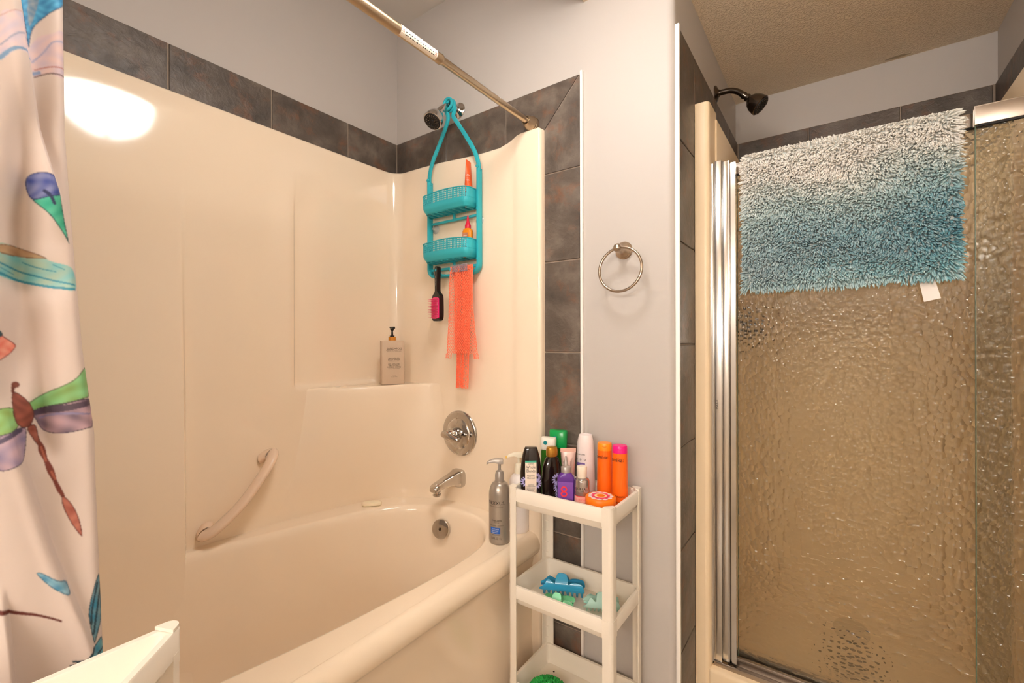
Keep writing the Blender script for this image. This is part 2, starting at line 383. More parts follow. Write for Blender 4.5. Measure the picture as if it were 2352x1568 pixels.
# roll the front edge of the flange back to the wall
last = cols[-1]; hl = OFF + .005
for dx, dy in ((.004, .0015), (.0075, .005), (.0095, .010), (.010, .03), (.010, .0345)):
    cols.append([(p[0] + dx, min(p[1] + dy, -.0005), p[2] - (.002 + dx * .5 if k >= len(zrows) else 0)) for k, p in enumerate(last)])
nC = len(cols[0]); V = [p for c_ in cols for p in c_]; F = []
for i in range(len(cols) - 1):
    for j in range(nC - 1): F.append((i * nC + j, (i + 1) * nC + j, (i + 1) * nC + j + 1, i * nC + j + 1))
part('surround_wall', (V, F), M_ALMOND, angle=50)
# --- corner column with the soap shelf
NT = 66
top = spline([(.0135, -.485), (.020, -.462), (.045, -.425), (.10, -.35), (.148, -.278), (.183, -.205), (.206, -.135), (.226, -.075), (.252, -.042), (.29, -.031), (.33, -.0285)], NT)
low = spline([(.0285, -.62), (.031, -.56), (.038, -.47), (.055, -.36), (.078, -.27), (.11, -.19), (.16, -.125), (.23, -.08), (.31, -.052), (.38, -.034), (.44, -.0285)], NT)
rows = []
for k in range(22):
    t = k / 21; e = t ** 1.15
    rows.append([(a[0] * (1 - e) + b_[0] * e, a[1] * (1 - e) + b_[1] * e, .946 - t * (.946 - .49)) for a, b_ in zip(top, low)])
ctr = (.010, -.012)
def shr(d, z): return [(ctr[0] + (a[0] - ctr[0]) * d, ctr[1] + (a[1] - ctr[1]) * d, z) for a in top]
rows = [shr(.02, .955), shr(.5, .956), shr(.93, .959), shr(.965, .9592), shr(.985, .957), shr(.997, .953)] + rows
part('corner_shelf', loft(rows, closed=False), M_ALMOND, angle=60)
# --- grab bar
gb = spline([(.028, -.770, .564), (.056, -.784, .550), (.082, -.762, .566), (.097, -.70, .622), (.097, -.645, .685), (.086, -.603, .735), (.062, -.587, .754), (.028, -.602, .742)], 40)
rr = [.0215 + .004 * abs(2 * k / 39 - 1) ** 3 for k in range(40)]
part('grab_bar', tube(gb, [r * .62 for r in rr], 14, ry=rr, up=(1, 0, 0)), M_GRABBAR)
# --- overflow plate
od = Vector((.27, -.94, .18)).normalized()
pl = lathe([(0, 0), (.036, 0), (.036, .004), (.034, .0075), (.030, .0085), (.006, .0085), (.005, .007), (0, .007)], 36)
ov = part('overflow_plate', xf(pl, T(.394, -.1245, .426) @ rot_to(od)), M_CHROME)
part('screw', xf(lathe([(0, 0), (.0045, 0), (.004, .0015), (0, .0018)], 12), T(.394, -.1245, .426) @ rot_to(od) @ T(0, 0, .0075)), M_BRONZE, ov)

# ================================================================== TUB FITTINGS
def S(name, label, cat, loc, **k): return thing(name, label, cat, loc, **k)
t_ = S('tub_spout', 'chrome tub spout with a diverter ring on the end wall', 'faucet', (.40, -.03, .598))
rings = []
for k, (y, w_, h0, h1) in enumerate([(-.0, .034, -.036, .034), (-.012, .034, -.036, .034), (-.022, .030, -.030, .030), (-.04, .025, -.022, .026), (-.09, .021, -.018, .016), (-.128, .020, -.022, .007), (-.140, .0185, -.023, .002), (-.145, .014, -.021, -.004)]):
    rings.append([(w_ * math.copysign(abs(cos(a)) ** .6, cos(a)), y, (h0 + h1) / 2 + (h1 - h0) / 2 * math.copysign(abs(sin(a)) ** .6, sin(a))) for a in np.linspace(0, 2 * PI, 29)[:-1]])
obj('body', loft(rings), M_CHROME, t_)
obj('diverter_ring', mv(lathe([(.0, -.040), (.013, -.040), (.0155, -.037), (.0155, -.032), (.0125, -.030), (.0125, -.026), (.0155, -.024), (.0155, -.018), (0, -.018)], 24), 0, -.122, 0), M_CHROME, t_)
t_ = S('shower_valve', 'round chrome shower valve with lever handle above the tub spout', 'faucet', (.405, -.03, .772))
RY = rot_to((0, -1, 0))
obj('escutcheon', xf(lathe([(0, 0), (.088, 0), (.088, .004), (.085, .008), (.078, .010), (.06, .012), (.056, .016), (.052, .017), (.045, .021), (.030, .024), (0, .024)], 48), RY), M_CHROME, t_)
h_ = obj('handle_hub', xf(lathe([(.027, .02), (.027, .045), (.024, .047), (.024, .052), (.0225, .058), (.021, .068), (.016, .073), (0, .074)], 30), RY), M_CHROME, t_)
lv = sloft([(.012, .010, 2.6, -.010), (.016, .013, 2.6, 0), (.0155, .012, 3, .03), (.014, .010, 3, .058), (.011, .007, 2.6, .066)], 24)
obj('lever', xf(lv, T(-.012, -.073, .006) @ rot_to((.80, .12, -.22))), M_CHROME, t_)
obj('indicator', xf(lathe([(0, 0), (.007, 0), (.006, .002), (0, .0025)], 16), T(0, -.074, .010) @ rot_to((0, -1, .3))), mat('red_dot', 'a83a2a', .4), h_)
def shower_head(name, label, base, d, down, rl):
    """base on wall, d = unit direction off the wall"""
    t_ = S(name, label, 'shower head', base)
    D = Vector(d); Z = Vector((0, 0, 1))
    obj('flange', xf(lathe([(0, 0), (.031, 0), (.031, .003), (.027, .007), (.016, .011), (.013, .015), (0, .015)], 32), rot_to(D)), rl, t_)
    pth = [tuple(D * a + Z * b_) for a, b_ in spline([(0, 0), (.03, 0.0), (.055, -.003), (.08, -.016), (.102, -.038)], 20)]
    obj('arm', tube(pth, .0105, 14), rl, t_)
    q = Vector(pth[-1]); hd = (D * .74 - Z * down).normalized()
    R_ = T(*q) @ rot_to(hd)
    obj('nut', xf(lathe([(0, -.006), (.0125, -.006), (.0125, .001), (.0105, .004), (.0105, .010), (.0135, .012), (.0135, .022), (0, .022)], 16), R_), rl, t_)
    h_ = obj('head', xf(lathe([(0, .020), (.012, .020), (.016, .026), (.026, .036), (.033, .052), (.036, .068), (.0365, .076), (.034, .078), (0, .078)], 36), R_), rl, t_)
    obj('spray_face', xf(lathe([(0, .0775), (.032, .0775), (.031, .081), (.018, .0825), (.016, .080), (.010, .080), (.008, .083), (0, .083)], 36), R_), M_DARK, h_)
    nz = [xf(lathe([(0, 0), (.0013, 0), (.001, .002), (0, .002)], 6), R_ @ T(r_ * cos(2 * PI * k / n_), r_ * sin(2 * PI * k / n_), .0805)) for r_, n_ in ((.026, 20), (.021, 14), (.013, 8)) for k in range(n_)]
    o = obj('nozzles', join(*nz), M_NICKEL, h_); o['kind'] = 'stuff'
shower_head('overhead_shower', 'chrome shower head on a bent arm above the tub, caddy hung on it', (.377, -.0005, 2.054), (0, -1, 0), 1.0, M_CHROME)
shower_head('overhead_shower', 'dark chrome shower head on the painted wall inside the glass shower', (XS, .56, 2.098), (1, 0, 0), .75, M_BRONZE)
# towel ring
t_ = S('towel_ring', 'brushed nickel towel ring hanging on the pale grey wall', 'towel ring', (1.066, 0, 1.412))
obj('rosette', xf(lathe([(0, 0), (.0275, 0), (.0275, .003), (.026, .0045), (.026, .007), (.0235, .009), (.0235, .012), (.019, .016), (.013, .02), (.010, .028), (.009, .044), (0, .044)], 36), RY), M_NICKEL, t_)
obj('ball', mv(lathe([(.0135 * sin(a), -.0135 * cos(a)) for a in np.linspace(0, PI, 14)], 24), 0, -.052, .0), M_NICKEL, t_)
obj('ring', tube([(.010 + .0665 * sin(a), -.052 - .006 * (1 - cos(a)), -.0665 + .0665 * cos(a)) for a in np.linspace(0, 2 * PI, 65)[:-1]], .0042, 10, True, up=(0, 1, 0)), M_NICKEL, t_)

# ================================================================== CURTAIN ROD AND CURTAIN
RX, RZ = .736, 1.891
t_ = S('curtain_rod', 'satin nickel tension rod spanning the tub opening', 'curtain rod', (RX, -.76, RZ))
obj('outer_tube', xf(lathe([(0, 0), (.0135, 0), (.0142, .002), (.0142, .006), (.0132, .008), (.0132, 1.058), (0, 1.058)], 28), T(0, .76 - .466, 0) @ rot_to((0, -1, 0))), M_RODM, t_)
obj('inner_tube', xf(lathe([(0, 0), (.0107, 0), (.0107, .46), (0, .46)], 24), T(0, .76 - .03, 0) @ rot_to((0, -1, 0))), M_RODM, t_)
obj('end_cap', xf(lathe([(0, .0), (.0255, .0), (.0268, .002), (.0268, .005), (.0255, .007), (.0255, .009), (.0262, .010), (.0262, .013), (.0245, .015), (.0245, .017), (.025, .018), (.025, .021), (.0235, .023), (.020, .036), (.0165, .044), (.0155, .046), (.0155, .048), (.0135, .048), (.0125, .044), (0, .044)], 36), T(0, .76 - .0095, 0) @ rot_to((0, -1, 0))), M_RODM, t_)
obj('end_cap', xf(lathe([(0, 0), (.0268, 0), (.0268, .006), (.022, .03), (.0165, .046), (0, .046)], 32), T(0, -.7695, 0) @ rot_to((0, 1, 0))), M_RODM, t_)
# printed paper sticker round the tube
def rodf(u, v, e=.0134):   # u along +Y from y=-.612, v angle (0 faces the room)
    return (e * cos(v), -.612 + .76 + u, e * sin(v))
st = obj('sticker', patch(rodf, 0, .122, -1.5, 1.5, 4, 24), mat('sticker_paper', 'efe3d2', .35), t_)
ink = []
for row, (v_, n_) in enumerate(((.95, 30), (.45, 9), (.1, 16), (-.35, 11), (-.8, 14))):
    for k in range(n_):
        u_ = .014 + .10 * k / n_ + random.uniform(-.001, .001); l_ = .0022 if row in (0, 2) else random.uniform(.002, .006)
        ink.append(patch(lambda u, v: rodf(u, v, .01347), u_, u_ + l_, v_, v_ + (.05 if row in (0, 2) else .16), 2, 2))
o = obj('print', join(*ink), M_INK, st); o['kind'] = 'stuff'
for a in (.003, .112): obj('red_print', patch(lambda u, v: rodf(u, v, .01347), a, a + .007, -.75, .12, 2, 4), mat('red_ink', 'b5573a', .6), st)
obj('print', patch(lambda u, v: rodf(u, v, .0109), .395, .401, .3, .9, 2, 4), M_TRIM, t_)

def pxy(x, y, X=.745):
    """point of the curtain plane behind a place in the print layout -> (Y,z)"""
    v = fw * FPX + rt * (x - 1176) + dn * (y - 784); t = (X - CAM.x) / v.x; p = CAM + v * t; return p.y, p.z
edge = [(1.90, -1.215), (1.60, -1.199), (1.42, -1.197), (1.30, -1.191), (1.12, -1.180), (1.0, -1.168), (.85, -1.166), (.685, -1.165), (.40, -1.165), (.0, -1.165)]
ez = [e[0] for e in edge][::-1]; ey = [e[1] for e in edge][::-1]
CZ = np.concatenate([np.linspace(.14, .60, 14)[:-1], np.arange(.60, 1.63, .00085), np.linspace(1.63, 1.862, 10)])
CS = np.concatenate([np.arange(0, .112, .00065), np.linspace(.112, .36, 80)[1:]])
Sg, Zg = np.meshgrid(CS, CZ, indexing='ij')
Yg = np.interp(Zg, ez, ey) - Sg
def smooth(a, b_, x):
    t = np.clip((x - a) / (b_ - a), 0, 1); return t * t * (3 - 2 * t)
# fold ridge lines, (z -> Y)
r1 = [pxy(*p) for p in ((45, 0), (58, 100), (75, 200), (92, 290), (115, 380), (138, 455), (160, 560))]
r2 = [pxy(*p) for p in ((30, 960), (55, 1058), (95, 1180), (110, 1230), (140, 1310), (165, 1365), (195, 1440), (215, 1500))]
def line(zz_, r): r = sorted((b_, a) for a, b_ in r); return np.interp(zz_, [q[0] for q in r], [q[1] for q in r])
R1 = line(Zg, r1); R2 = line(Zg, r2)
Xg = .745 + .006 * np.sin(Yg * 60 + Zg * 2)
a1 = smooth(1.26, 1.36, Zg) * (1 - 0 * Zg)
d1 = R1 - Yg     # >0: left of the ridge (front layer)
Xg += a1 * (.020 * smooth(-.0025, .004, d1) + .010 * np.exp(-((d1 - .010) / .010) ** 2) - .012 * smooth(.02, .06, d1))
a2 = smooth(1.06, .98, Zg) * smooth(.60, .70, Zg)
d2 = R2 - Yg
Xg += a2 * (.012 * smooth(-.002, .006, d2) + .006 * np.exp(-((d2 - .009) / .008) ** 2) - .022 * smooth(.012, .07, d2))
Xg -= .010 * np.exp(-((Zg - 1.215) / .022) ** 2) * smooth(.0, .03, Sg) * smooth(.10, .05, Sg)
Xg -= .022 * np.exp(-((Yg + 1.238 - .03 * (Zg - 1.2)) / .016) ** 2) * smooth(1.02, 1.12, Zg) * smooth(1.50, 1.38, Zg)
Xg -= .016 * np.exp(-((Yg + 1.212 + .05 * (Zg - 1.0)) / .012) ** 2) * smooth(.95, 1.0, Zg) * smooth(1.22, 1.14, Zg)
# soft hem turn-back at the edge, and outward drift over the tub rim
Xg -= .012 * np.exp(-Sg / .004)
Xg += .045 * smooth(1.0, .5, Zg)
# near fold at lower left
sl = Yg - (-1.252 - .05 * (Zg - .75))
Xg += .03 * smooth(.003, -.004, sl) * smooth(.84, .74, Zg)
Xg += (.013 * np.sin((Sg - .112) * 2 * PI / .085)) * smooth(.112, .15, Sg)
Vc = np.stack([Xg, Yg, Zg], -1).reshape(-1, 3); nz_ = len(CZ)
ii = (np.arange(len(CS) - 1)[:, None] * nz_ + np.arange(nz_ - 1)[None]).reshape(-1)
Fc = np.stack([ii, ii + nz_, ii + nz_ + 1, ii + 1], -1)
# ---- print: colour per vertex, in layout coordinates of the cloth
# inverse of pxy on the flat cloth plane
Pw = np.stack([np.full(Yg.size, .745), Yg.reshape(-1), Zg.reshape(-1)], -1) - np.array(CAM)
dep = Pw @ np.array(fw); UX = 1176 + FPX * (Pw @ np.array(rt)) / dep; UY = 784 + FPX * (Pw @ np.array(dn)) / dep
colr = np.empty((UX.size, 3)); colr[:] = lin('c8b8ae')[:3]
def inpoly(poly):
    c_ = np.zeros(UX.size, bool); n = len(poly)
    sel = (UX > min(p[0] for p in poly)) & (UX < max(p[0] for p in poly)) & (UY > min(p[1] for p in poly)) & (UY < max(p[1] for p in poly))
    x = UX[sel]; y = UY[sel]; r = np.zeros(x.size, bool)
    for i in range(n):
        x1, y1 = poly[i]; x2, y2 = poly[i - 1]
        if y1 == y2: continue
        r ^= ((y1 > y) != (y2 > y)) & (x < (x2 - x1) * (y - y1) / (y2 - y1) + x1)
    c_[sel] = r; return c_
def wob(s, k=1.0): return np.sin(UX * s + 1.7 * np.sin(UY * s * .7) + k) * np.cos(UY * s * 1.3 + np.sin(UX * s * .6) + k * 2)
def paint(poly, c1, c2, s=.12, outline=None, amt=1.0, sm=60, ow=2.2):
    P = spline(poly, sm, True) if sm else poly; m_ = inpoly(P)
    t = (.5 + .5 * wob(s, len(poly)))[:, None] * np.ones(3)
    cc = np.array(lin(c1)[:3]) * (1 - t) + np.array(lin(c2)[:3]) * t
    colr[m_] = colr[m_] * (1 - amt) + cc[m_] * amt
    if outline:
        idx = np.where(m_)[0]; pp = np.array(P); best = np.full(idx.size, 1e9)
        for i in range(len(pp)):
            a = pp[i - 1]; b_ = pp[i]; ab = b_ - a; L2 = ab @ ab + 1e-9
            tt = np.clip(((UX[idx] - a[0]) * ab[0] + (UY[idx] - a[1]) * ab[1]) / L2, 0, 1)
            best = np.minimum(best, np.hypot(UX[idx] - a[0] - tt * ab[0], UY[idx] - a[1] - tt * ab[1]))
        k = idx[best < ow]; colr[k] = lin(outline)[:3]
def stroke(pts, w_, c1, sm=40):
    pp = np.array(spline(pts, sm)); best = np.full(UX.size, 1e9)
    for i in range(1, len(pp)):
        a = pp[i - 1]; ab = pp[i] - a; tt = np.clip(((UX - a[0]) * ab[0] + (UY - a[1]) * ab[1]) / (ab @ ab + 1e-9), 0, 1)
        wi = w_ if not isinstance(w_, (list, tuple)) else np.interp(i / (len(pp) - 1), np.linspace(0, 1, len(w_)), w_)
        best = np.minimum(best, np.hypot(UX - a[0] - tt * ab[0], UY - a[1] - tt * ab[1]) / wi)
    colr[best < 1] = lin(c1)[:3]
paint([(48, -20), (150, -20), (143, 12), (112, 32), (78, 62), (66, 108), (60, 70), (52, 30)], '1f6fa0', '4aa0c8', .18, '1b3350')
paint([(66, -5), (90, -8), (82, 30), (68, 55)], '8f9aa0', '5f7f98', .2)
paint([(-5, 52), (25, 44), (52, 42), (62, 90), (68, 134), (30, 132), (-5, 146)], 'd8bdbb', 'b9b0c4', .1, None, .8)
stroke([(-5, 54), (25, 44), (52, 42)], 1.3, 'b58f86'); stroke([(-5, 118), (30, 96), (60, 88)], 2, '8f93a8')
stroke([(-5, 146), (20, 130), (45, 128), (68, 134)], [6, 5, 3, 2], '6f8fae')
paint([(70, 105), (92, 82), (120, 76), (150, 74), (153, 172), (110, 166), (80, 174), (70, 140)], 'd3b3ae', 'b7a6b6', .1, None, .8)
stroke([(75, 140), (100, 120), (122, 96), (150, 92)], 2.2, '9a98b0'); stroke([(80, 158), (115, 152), (153, 154)], 1.3, 'a5695a'); stroke([(80, 174), (115, 167), (153, 172)], 1.5, '5f4a4a'); stroke([(78, 166), (92, 164)], 4, '7f93b5')
paint([(61, 412), (70, 400), (88, 398), (112, 405), (126, 418), (133, 445), (142, 490), (159, 557), (148, 540), (118, 498), (84, 462), (66, 436)], '2a9a7e', '5cc0a0', .09, '174a4a')
paint([(61, 412), (70, 400), (88, 398), (112, 405), (126, 418), (134, 450), (110, 455), (80, 455), (66, 436)], '2b3f86', '7a7fa8', .12, '1a2558')
stroke([(100, 440), (112, 452), (122, 470)], 3, '222b52')
paint([(-8, 562), (30, 560), (70, 570), (120, 598), (166, 616), (174, 664), (130, 660), (70, 645), (-8, 626)], '9fb5a2', '6fb3b8', .07, None)
paint([(-8, 562), (30, 560), (70, 570), (112, 592), (60, 586), (-8, 578)], '9d7a5c', 'b09472', .1, '7a5b45')
for q in (([(0, 602), (60, 620), (120, 640), (172, 654)], 2), ([(0, 625), (60, 642), (120, 657), (172, 664)], 3), ([(60, 597), (95, 612), (132, 622)], 1.2), ([(125, 606), (150, 618)], 1), ([(0, 612), (40, 626)], 1)): stroke(q[0], q[1], '2d8196')
paint([(-8, 762), (12, 774), (40, 790), (36, 804), (14, 820), (-8, 824)], 'd8705f', 'e39a85', .15, '7a3530'); paint([(-8, 758), (4, 762), (4, 772), (-8, 772)], '24424a', '24424a', .1)
paint([(68, 926), (120, 900), (170, 872), (199, 845), (206, 905), (190, 916), (140, 930), (80, 944)], '6f8f4a', '7fb87f', .08, '4a5232')
paint([(-8, 942), (35, 940), (40, 980), (-8, 996)], '7f9a4f', '86b878', .1, '4a5232')
paint([(78, 945), (140, 930), (208, 917), (214, 974), (198, 984), (140, 998), (106, 992), (86, 968)], '6a5866', 'b3939a', .07, '3b2f40')
stroke([(82, 950), (140, 940), (205, 925)], [5, 8, 6], '4a3a48'); stroke([(95, 962), (150, 950), (206, 950)], [2, 3, 2], '7d7390')
paint([(-8, 1006), (22, 990), (46, 982), (60, 988), (56, 1040), (40, 1062), (-8, 1074)], '7d7390', 'b095a0', .08, '463a4e')
stroke([(-5, 1012), (22, 998), (46, 988)], 5, '4c4258')
paint([(27, 893), (29, 880), (42, 878), (49, 884), (44, 891), (36, 893), (34, 902), (27, 902)], '5c2d24', '7a4030', .2, None, 1, 40)
paint([(28, 905), (40, 902), (58, 914), (74, 932), (80, 956), (70, 978), (50, 982), (34, 968), (28, 940)], '8a4a3a', '6a3328', .14, '4f241c')
paint([(62, 984), (82, 976), (92, 1004), (99, 1024), (92, 1028), (74, 1006)], '9a5a48', '7a3a2c', .14, '4f241c')
tail = spline([(94, 1020), (104, 1048), (118, 1082), (132, 1115), (146, 1140)], 30); stroke(tail, [4, 10, 5, 9, 5, 6, 4.5], '6e2f22', 40); stroke([(98, 1030), (108, 1060)], 3, '9a5540'); stroke([(120, 1085), (128, 1100)], 3, '9a5540')
paint([(144, 1138), (158, 1148), (172, 1168), (182, 1195), (186, 1228), (168, 1208), (152, 1180), (143, 1155)], '8f4a3c', 'b06a58', .12, '5a241c')
paint([(77, 1306), (90, 1304), (120, 1318), (144, 1326), (151, 1352), (130, 1346), (100, 1328)], '3f7f9f', '8fb8c8', .12, '12556f')
stroke([(-5, 1392), (40, 1396), (80, 1399), (130, 1409)], [5, 4, 3, 2.5], '5a1f14')
paint([(219, 1312), (206, 1345), (195, 1392), (198, 1430), (204, 1460), (216, 1430), (224, 1400), (224, 1330)], '1f7390', '6f8f98', .1, '14303c')
stroke([(216, 1330), (203, 1385), (200, 1420)], 2, '14303c'); stroke([(222, 1345), (212, 1395), (204, 1440)], 2, '14303c')
paint([(224, 1450), (206, 1462), (190, 1478), (160, 1500), (140, 1520), (112, 1560), (150, 1545), (226, 1520)], '2b7a94', '6fa8b0', .1, '14303c')
for q in ([(200, 1466), (180, 1488), (155, 1496)], [(224, 1472), (196, 1490), (150, 1506)], [(226, 1490), (190, 1508), (140, 1522)], [(226, 1508), (180, 1522), (125, 1545)]): stroke(q, 2.2, '173441')
cg = colr.reshape(len(CS), nz_, 3); pad_ = np.pad(cg, ((1, 1), (1, 1), (0, 0)), 'edge')
cg = sum(wgt * pad_[1 + a:1 + a + len(CS), 1 + b_:1 + b_ + nz_] for a, b_, wgt in ((0, 0, .28), (1, 0, .12), (-1, 0, .12), (0, 1, .12), (0, -1, .12), (1, 1, .06), (1, -1, .06), (-1, 1, .06), (-1, -1, .06)))
colr = cg.reshape(-1, 3)
mC = mat('curtain_print_cloth', 'efdfd6', .55, attr='print')
cme = bpy.data.meshes.new('shower_curtain'); cme.from_pydata(Vc.tolist(), [], Fc.tolist()); cme.materials.append(mC)
ca = cme.color_attributes.new('print', 'FLOAT_COLOR', 'POINT'); ca.data.foreach_set('color', np.concatenate([colr, np.ones((UX.size, 1))], 1).ravel().astype(np.float32))
cme.polygons.foreach_set('use_smooth', [True] * len(cme.polygons))
t_ = S('shower_curtain', 'white fabric shower curtain printed with watercolour dragonflies, gathered at the rod', 'curtain', (.745, -1.34, .14))
co = bpy.data.objects.new('cloth', cme); col.objects.link(co); co.parent = t_; co.location = (-.745, 1.34, -.14)
smod = co.modifiers.new('thick', 'SOLIDIFY'); smod.thickness = .0006; smod.offset = -1
for k in range(6):
    y = -1.235 - k * .055
    obj('hook', xf((tube([(.024 * cos(a) * .7, 0, .024 * sin(a)) for a in np.linspace(0, 2 * PI, 25)[:-1]], .0017, 6, True, up=(0, 1, 0))), T(RX - .745, y + 1.34, RZ - .009 - .14)), M_CHROME, t_)

# ================================================================== SHOWER CADDY
M_TEAL = mat('turquoise_plastic', '2fb0bd', .38)
M_CLEAR = mat('clear_vinyl', 'f4f0ea', .1, trans=.5)
cad = S('shower_caddy', 'turquoise plastic shower caddy hanging from the shower arm', 'caddy', (.392, -.05, 1.39))
def cpart(name, me, m=M_TEAL, parent=cad, **k): return obj(name, me, m, parent, world=True, **k)
fr = [(.262, -.05, 1.775), (.262, -.05, 1.45)] + [(.262 + .032 * (1 - cos(a)), -.05, 1.422 - .032 * sin(a)) for a in np.linspace(0, PI / 2, 8)] + [(.392, -.05, 1.388)]
fr = fr + [(.784 - p[0], p[1], p[2]) for p in fr[::-1][1:]]
def strip(path_, w_, th, up=(0, 1, 0), m=10):
    """flat bar: w_ along 'up', th across"""
    P = [Vector(p) for p in path_]; rings = []
    for i, p in enumerate(P):
        t = (P[min(i + 1, len(P) - 1)] - P[max(i - 1, 0)]).normalized(); u = Vector(up); u = (u - t * t.dot(u)).normalized(); s = t.cross(u)
        rings.append([p + s * (th / 2 * math.copysign(abs(cos(a)) ** .5, cos(a))) + u * (w_ / 2 * math.copysign(abs(sin(a)) ** .5, sin(a))) for a in np.linspace(0, 2 * PI, m + 1)[:-1]])
    return loft(rings)
cpart('frame', strip(fr, .026, .012, m=12))
for zc in (1.605, 1.418): cpart('cross_bar', join(strip([(.266, -.045, zc), (.518, -.045, zc)], .007, .010), strip([(.392, -.047, zc), (.392, -.047, zc + .022)], .006, .012, (0, 1, 0))))
stL = spline([(.262, -.052, 1.765), (.264, -.054, 1.80), (.282, -.056, 1.85), (.328, -.058, 1.92), (.368, -.060, 1.985), (.374, -.062, 2.01), (.366, -.064, 2.034), (.372, -.064, 2.062), (.384, -.062, 2.072)], 40)
stR = spline([(.522, -.052, 1.765), (.520, -.054, 1.80), (.500, -.055, 1.85), (.455, -.054, 1.92), (.408, -.052, 1.985), (.392, -.051, 2.01), (.398, -.049, 2.034), (.393, -.049, 2.062), (.382, -.05, 2.072)], 40)
cpart('strap', join(strip(stL, .009, .0165), strip(stR, .009, .0165)))
cpart('strap_knot', join(tube([(.381 + .021 * cos(a), -.070, 2.051 + .021 * sin(a)) for a in np.linspace(0, 2 * PI, 25)[:-1]], .0055, 8, True, up=(0, 1, 0)), tube([(.381 + .020 * cos(a), -.056, 2.049 + .020 * sin(a)) for a in np.linspace(0, 2 * PI, 25)[:-1]], .006, 8, True, up=(0, 1, 0))))
for x in (.262, .522): cpart('rivet', xf(lathe([(0, 0), (.0065, 0), (.006, .002), (.004, .0025), (0, .0025)], 18), T(x, -.062, 1.782) @ rot_to((0, -1, 0))))
# basket: plan path
bp = [(.270, -.046), (.270, -.080)] + [(.270 + .028 * (1 - cos(a)), -.084 - .028 * sin(a)) for a in np.linspace(.15, PI / 2, 7)] + [(.34, -.1135), (.392, -.1145), (.444, -.1135)]
bp = bp + [(.784 - p[0], p[1]) for p in [q for q in bp[::-1] if q[0] < .38]]
# arc-length resample
bl = [0]
for a, b_ in zip(bp[:-1], bp[1:]): bl.append(bl[-1] + math.dist(a, b_))
BL = bl[-1]
def bpt(s, z, zr, d=0):
    x = np.interp(s, bl, [p[0] for p in bp]); y = np.interp(s, bl, [p[1] for p in bp])
    k = sstep(.030, 0, z)       # tuck under near the floor
    cx, cy = .392, -.062
    x = cx + (x - cx) * (1 - .09 * k * k); y = cy + (y - cy) * (1 - .22 * k * k)
    return (x, y, zr + z)
def basket(z0):
    CW = BL / 48; H = .072; V = []; F = []
    rows_ = [0, .006, .013, .021, .030]; pz = .0076; top_ = [H - 5 * pz + pz * k for k in range(6)]
    us = [CW * k for k in range(49)]
    def wave(s): return .004 * sin((s / BL - .25) * 2 * PI)
    def Q(s, z): return bpt(s, z + wave(s) * (z / H), z0)
    me = grid(lambda s, z: Q(s, z), us, rows_ + [top_[0]])
    V, F = list(me[0]), list(me[1])
    for c_ in range(48):
        for r_ in range(5):
            s0, s1, a0, a1 = us[c_], us[c_ + 1], top_[r_], top_[r_ + 1]; n = len(V)
            corners = [(s0, a0), (s1, a0), (s1, a1), (s0, a1)]
            hole = 3 <= c_ <= 39
            outer = [corners[0], ((s0 + s1) / 2, a0), corners[1], (s1, (a0 + a1) / 2), corners[2], ((s0 + s1) / 2, a1), corners[3], (s0, (a0 + a1) / 2)]
            if not hole:
                V += [Q(*p) for p in outer]; F.append(tuple(range(n, n + 8))); continue
            mid = ((s0 + s1) / 2, (a0 + a1) / 2); ring = [(mid[0] + .0024 * cos(t), mid[1] + .0028 * sin(t)) for t in [-PI * .75 + PI / 4 * q for q in range(8)]]
            outer = [corners[0], ((s0 + s1) / 2, a0), corners[1], (s1, (a0 + a1) / 2), corners[2], ((s0 + s1) / 2, a1), corners[3], (s0, (a0 + a1) / 2)]
            V += [Q(*p) for p in outer] + [Q(*p) for p in ring]
            for q in range(8): F.append((n + q, n + (q + 1) % 8, n + 8 + (q + 1) % 8, n + 8 + q))
    key = {}; idx = []; V2 = []
    for p in V:
        k = tuple(round(c * 20000) for c in p)
        if k not in key: key[k] = len(V2); V2.append(p)
        idx.append(key[k])
    # split the long side of plain cells that border holed ones is not needed: holes use their own midpoints
    o = cpart('basket', (V2, [tuple(idx[i] for i in f_) for f_ in F])); sm_ = o.modifiers.new('t', 'SOLIDIFY'); sm_.thickness = .0018
    rim = [Q(s, H) for s in np.linspace(0, BL, 60)]
    cpart('rim', tube(rim, .0022, 8), M_TEAL, o)
    # floor: frame and slats running front to back
    fl = [bpt(s, 0, z0) for s in np.linspace(0, BL, 40)]
    for k in range(8):
        x = .290 + .0291 * k
        ye = -.062 + (-.1145 + .062) * .82 * (1 - .62 * abs((x - .392) / .112) ** 5)
        cpart('floor_slat', box(x - .0052, x + .0052, ye + .002, -.046, z0 - .002, z0 + .002, .0012, 1), M_TEAL, o)
    cpart('back_rail', strip([(.268, -.046, z0 + .012), (.516, -.046, z0 + .012)], .006, .026, (0, 1, 0)), M_TEAL, o)
basket(1.628); basket(1.441)
for x in (.30, .355, .41, .465): cpart('hook', tube(spline([(x, -.060, 1.392), (x, -.074, 1.389), (x, -.086, 1.394), (x, -.089, 1.408)], 12), .0036, 8))
for x in (.275, .508): cpart('suction_cup', xf(lathe([(0, 0), (.019, 0), (.012, .006), (.006, .008), (.006, .014), (0, .014)], 24), T(x, -.0305, 1.588) @ rot_to((0, -1, 0))), M_CLEAR)

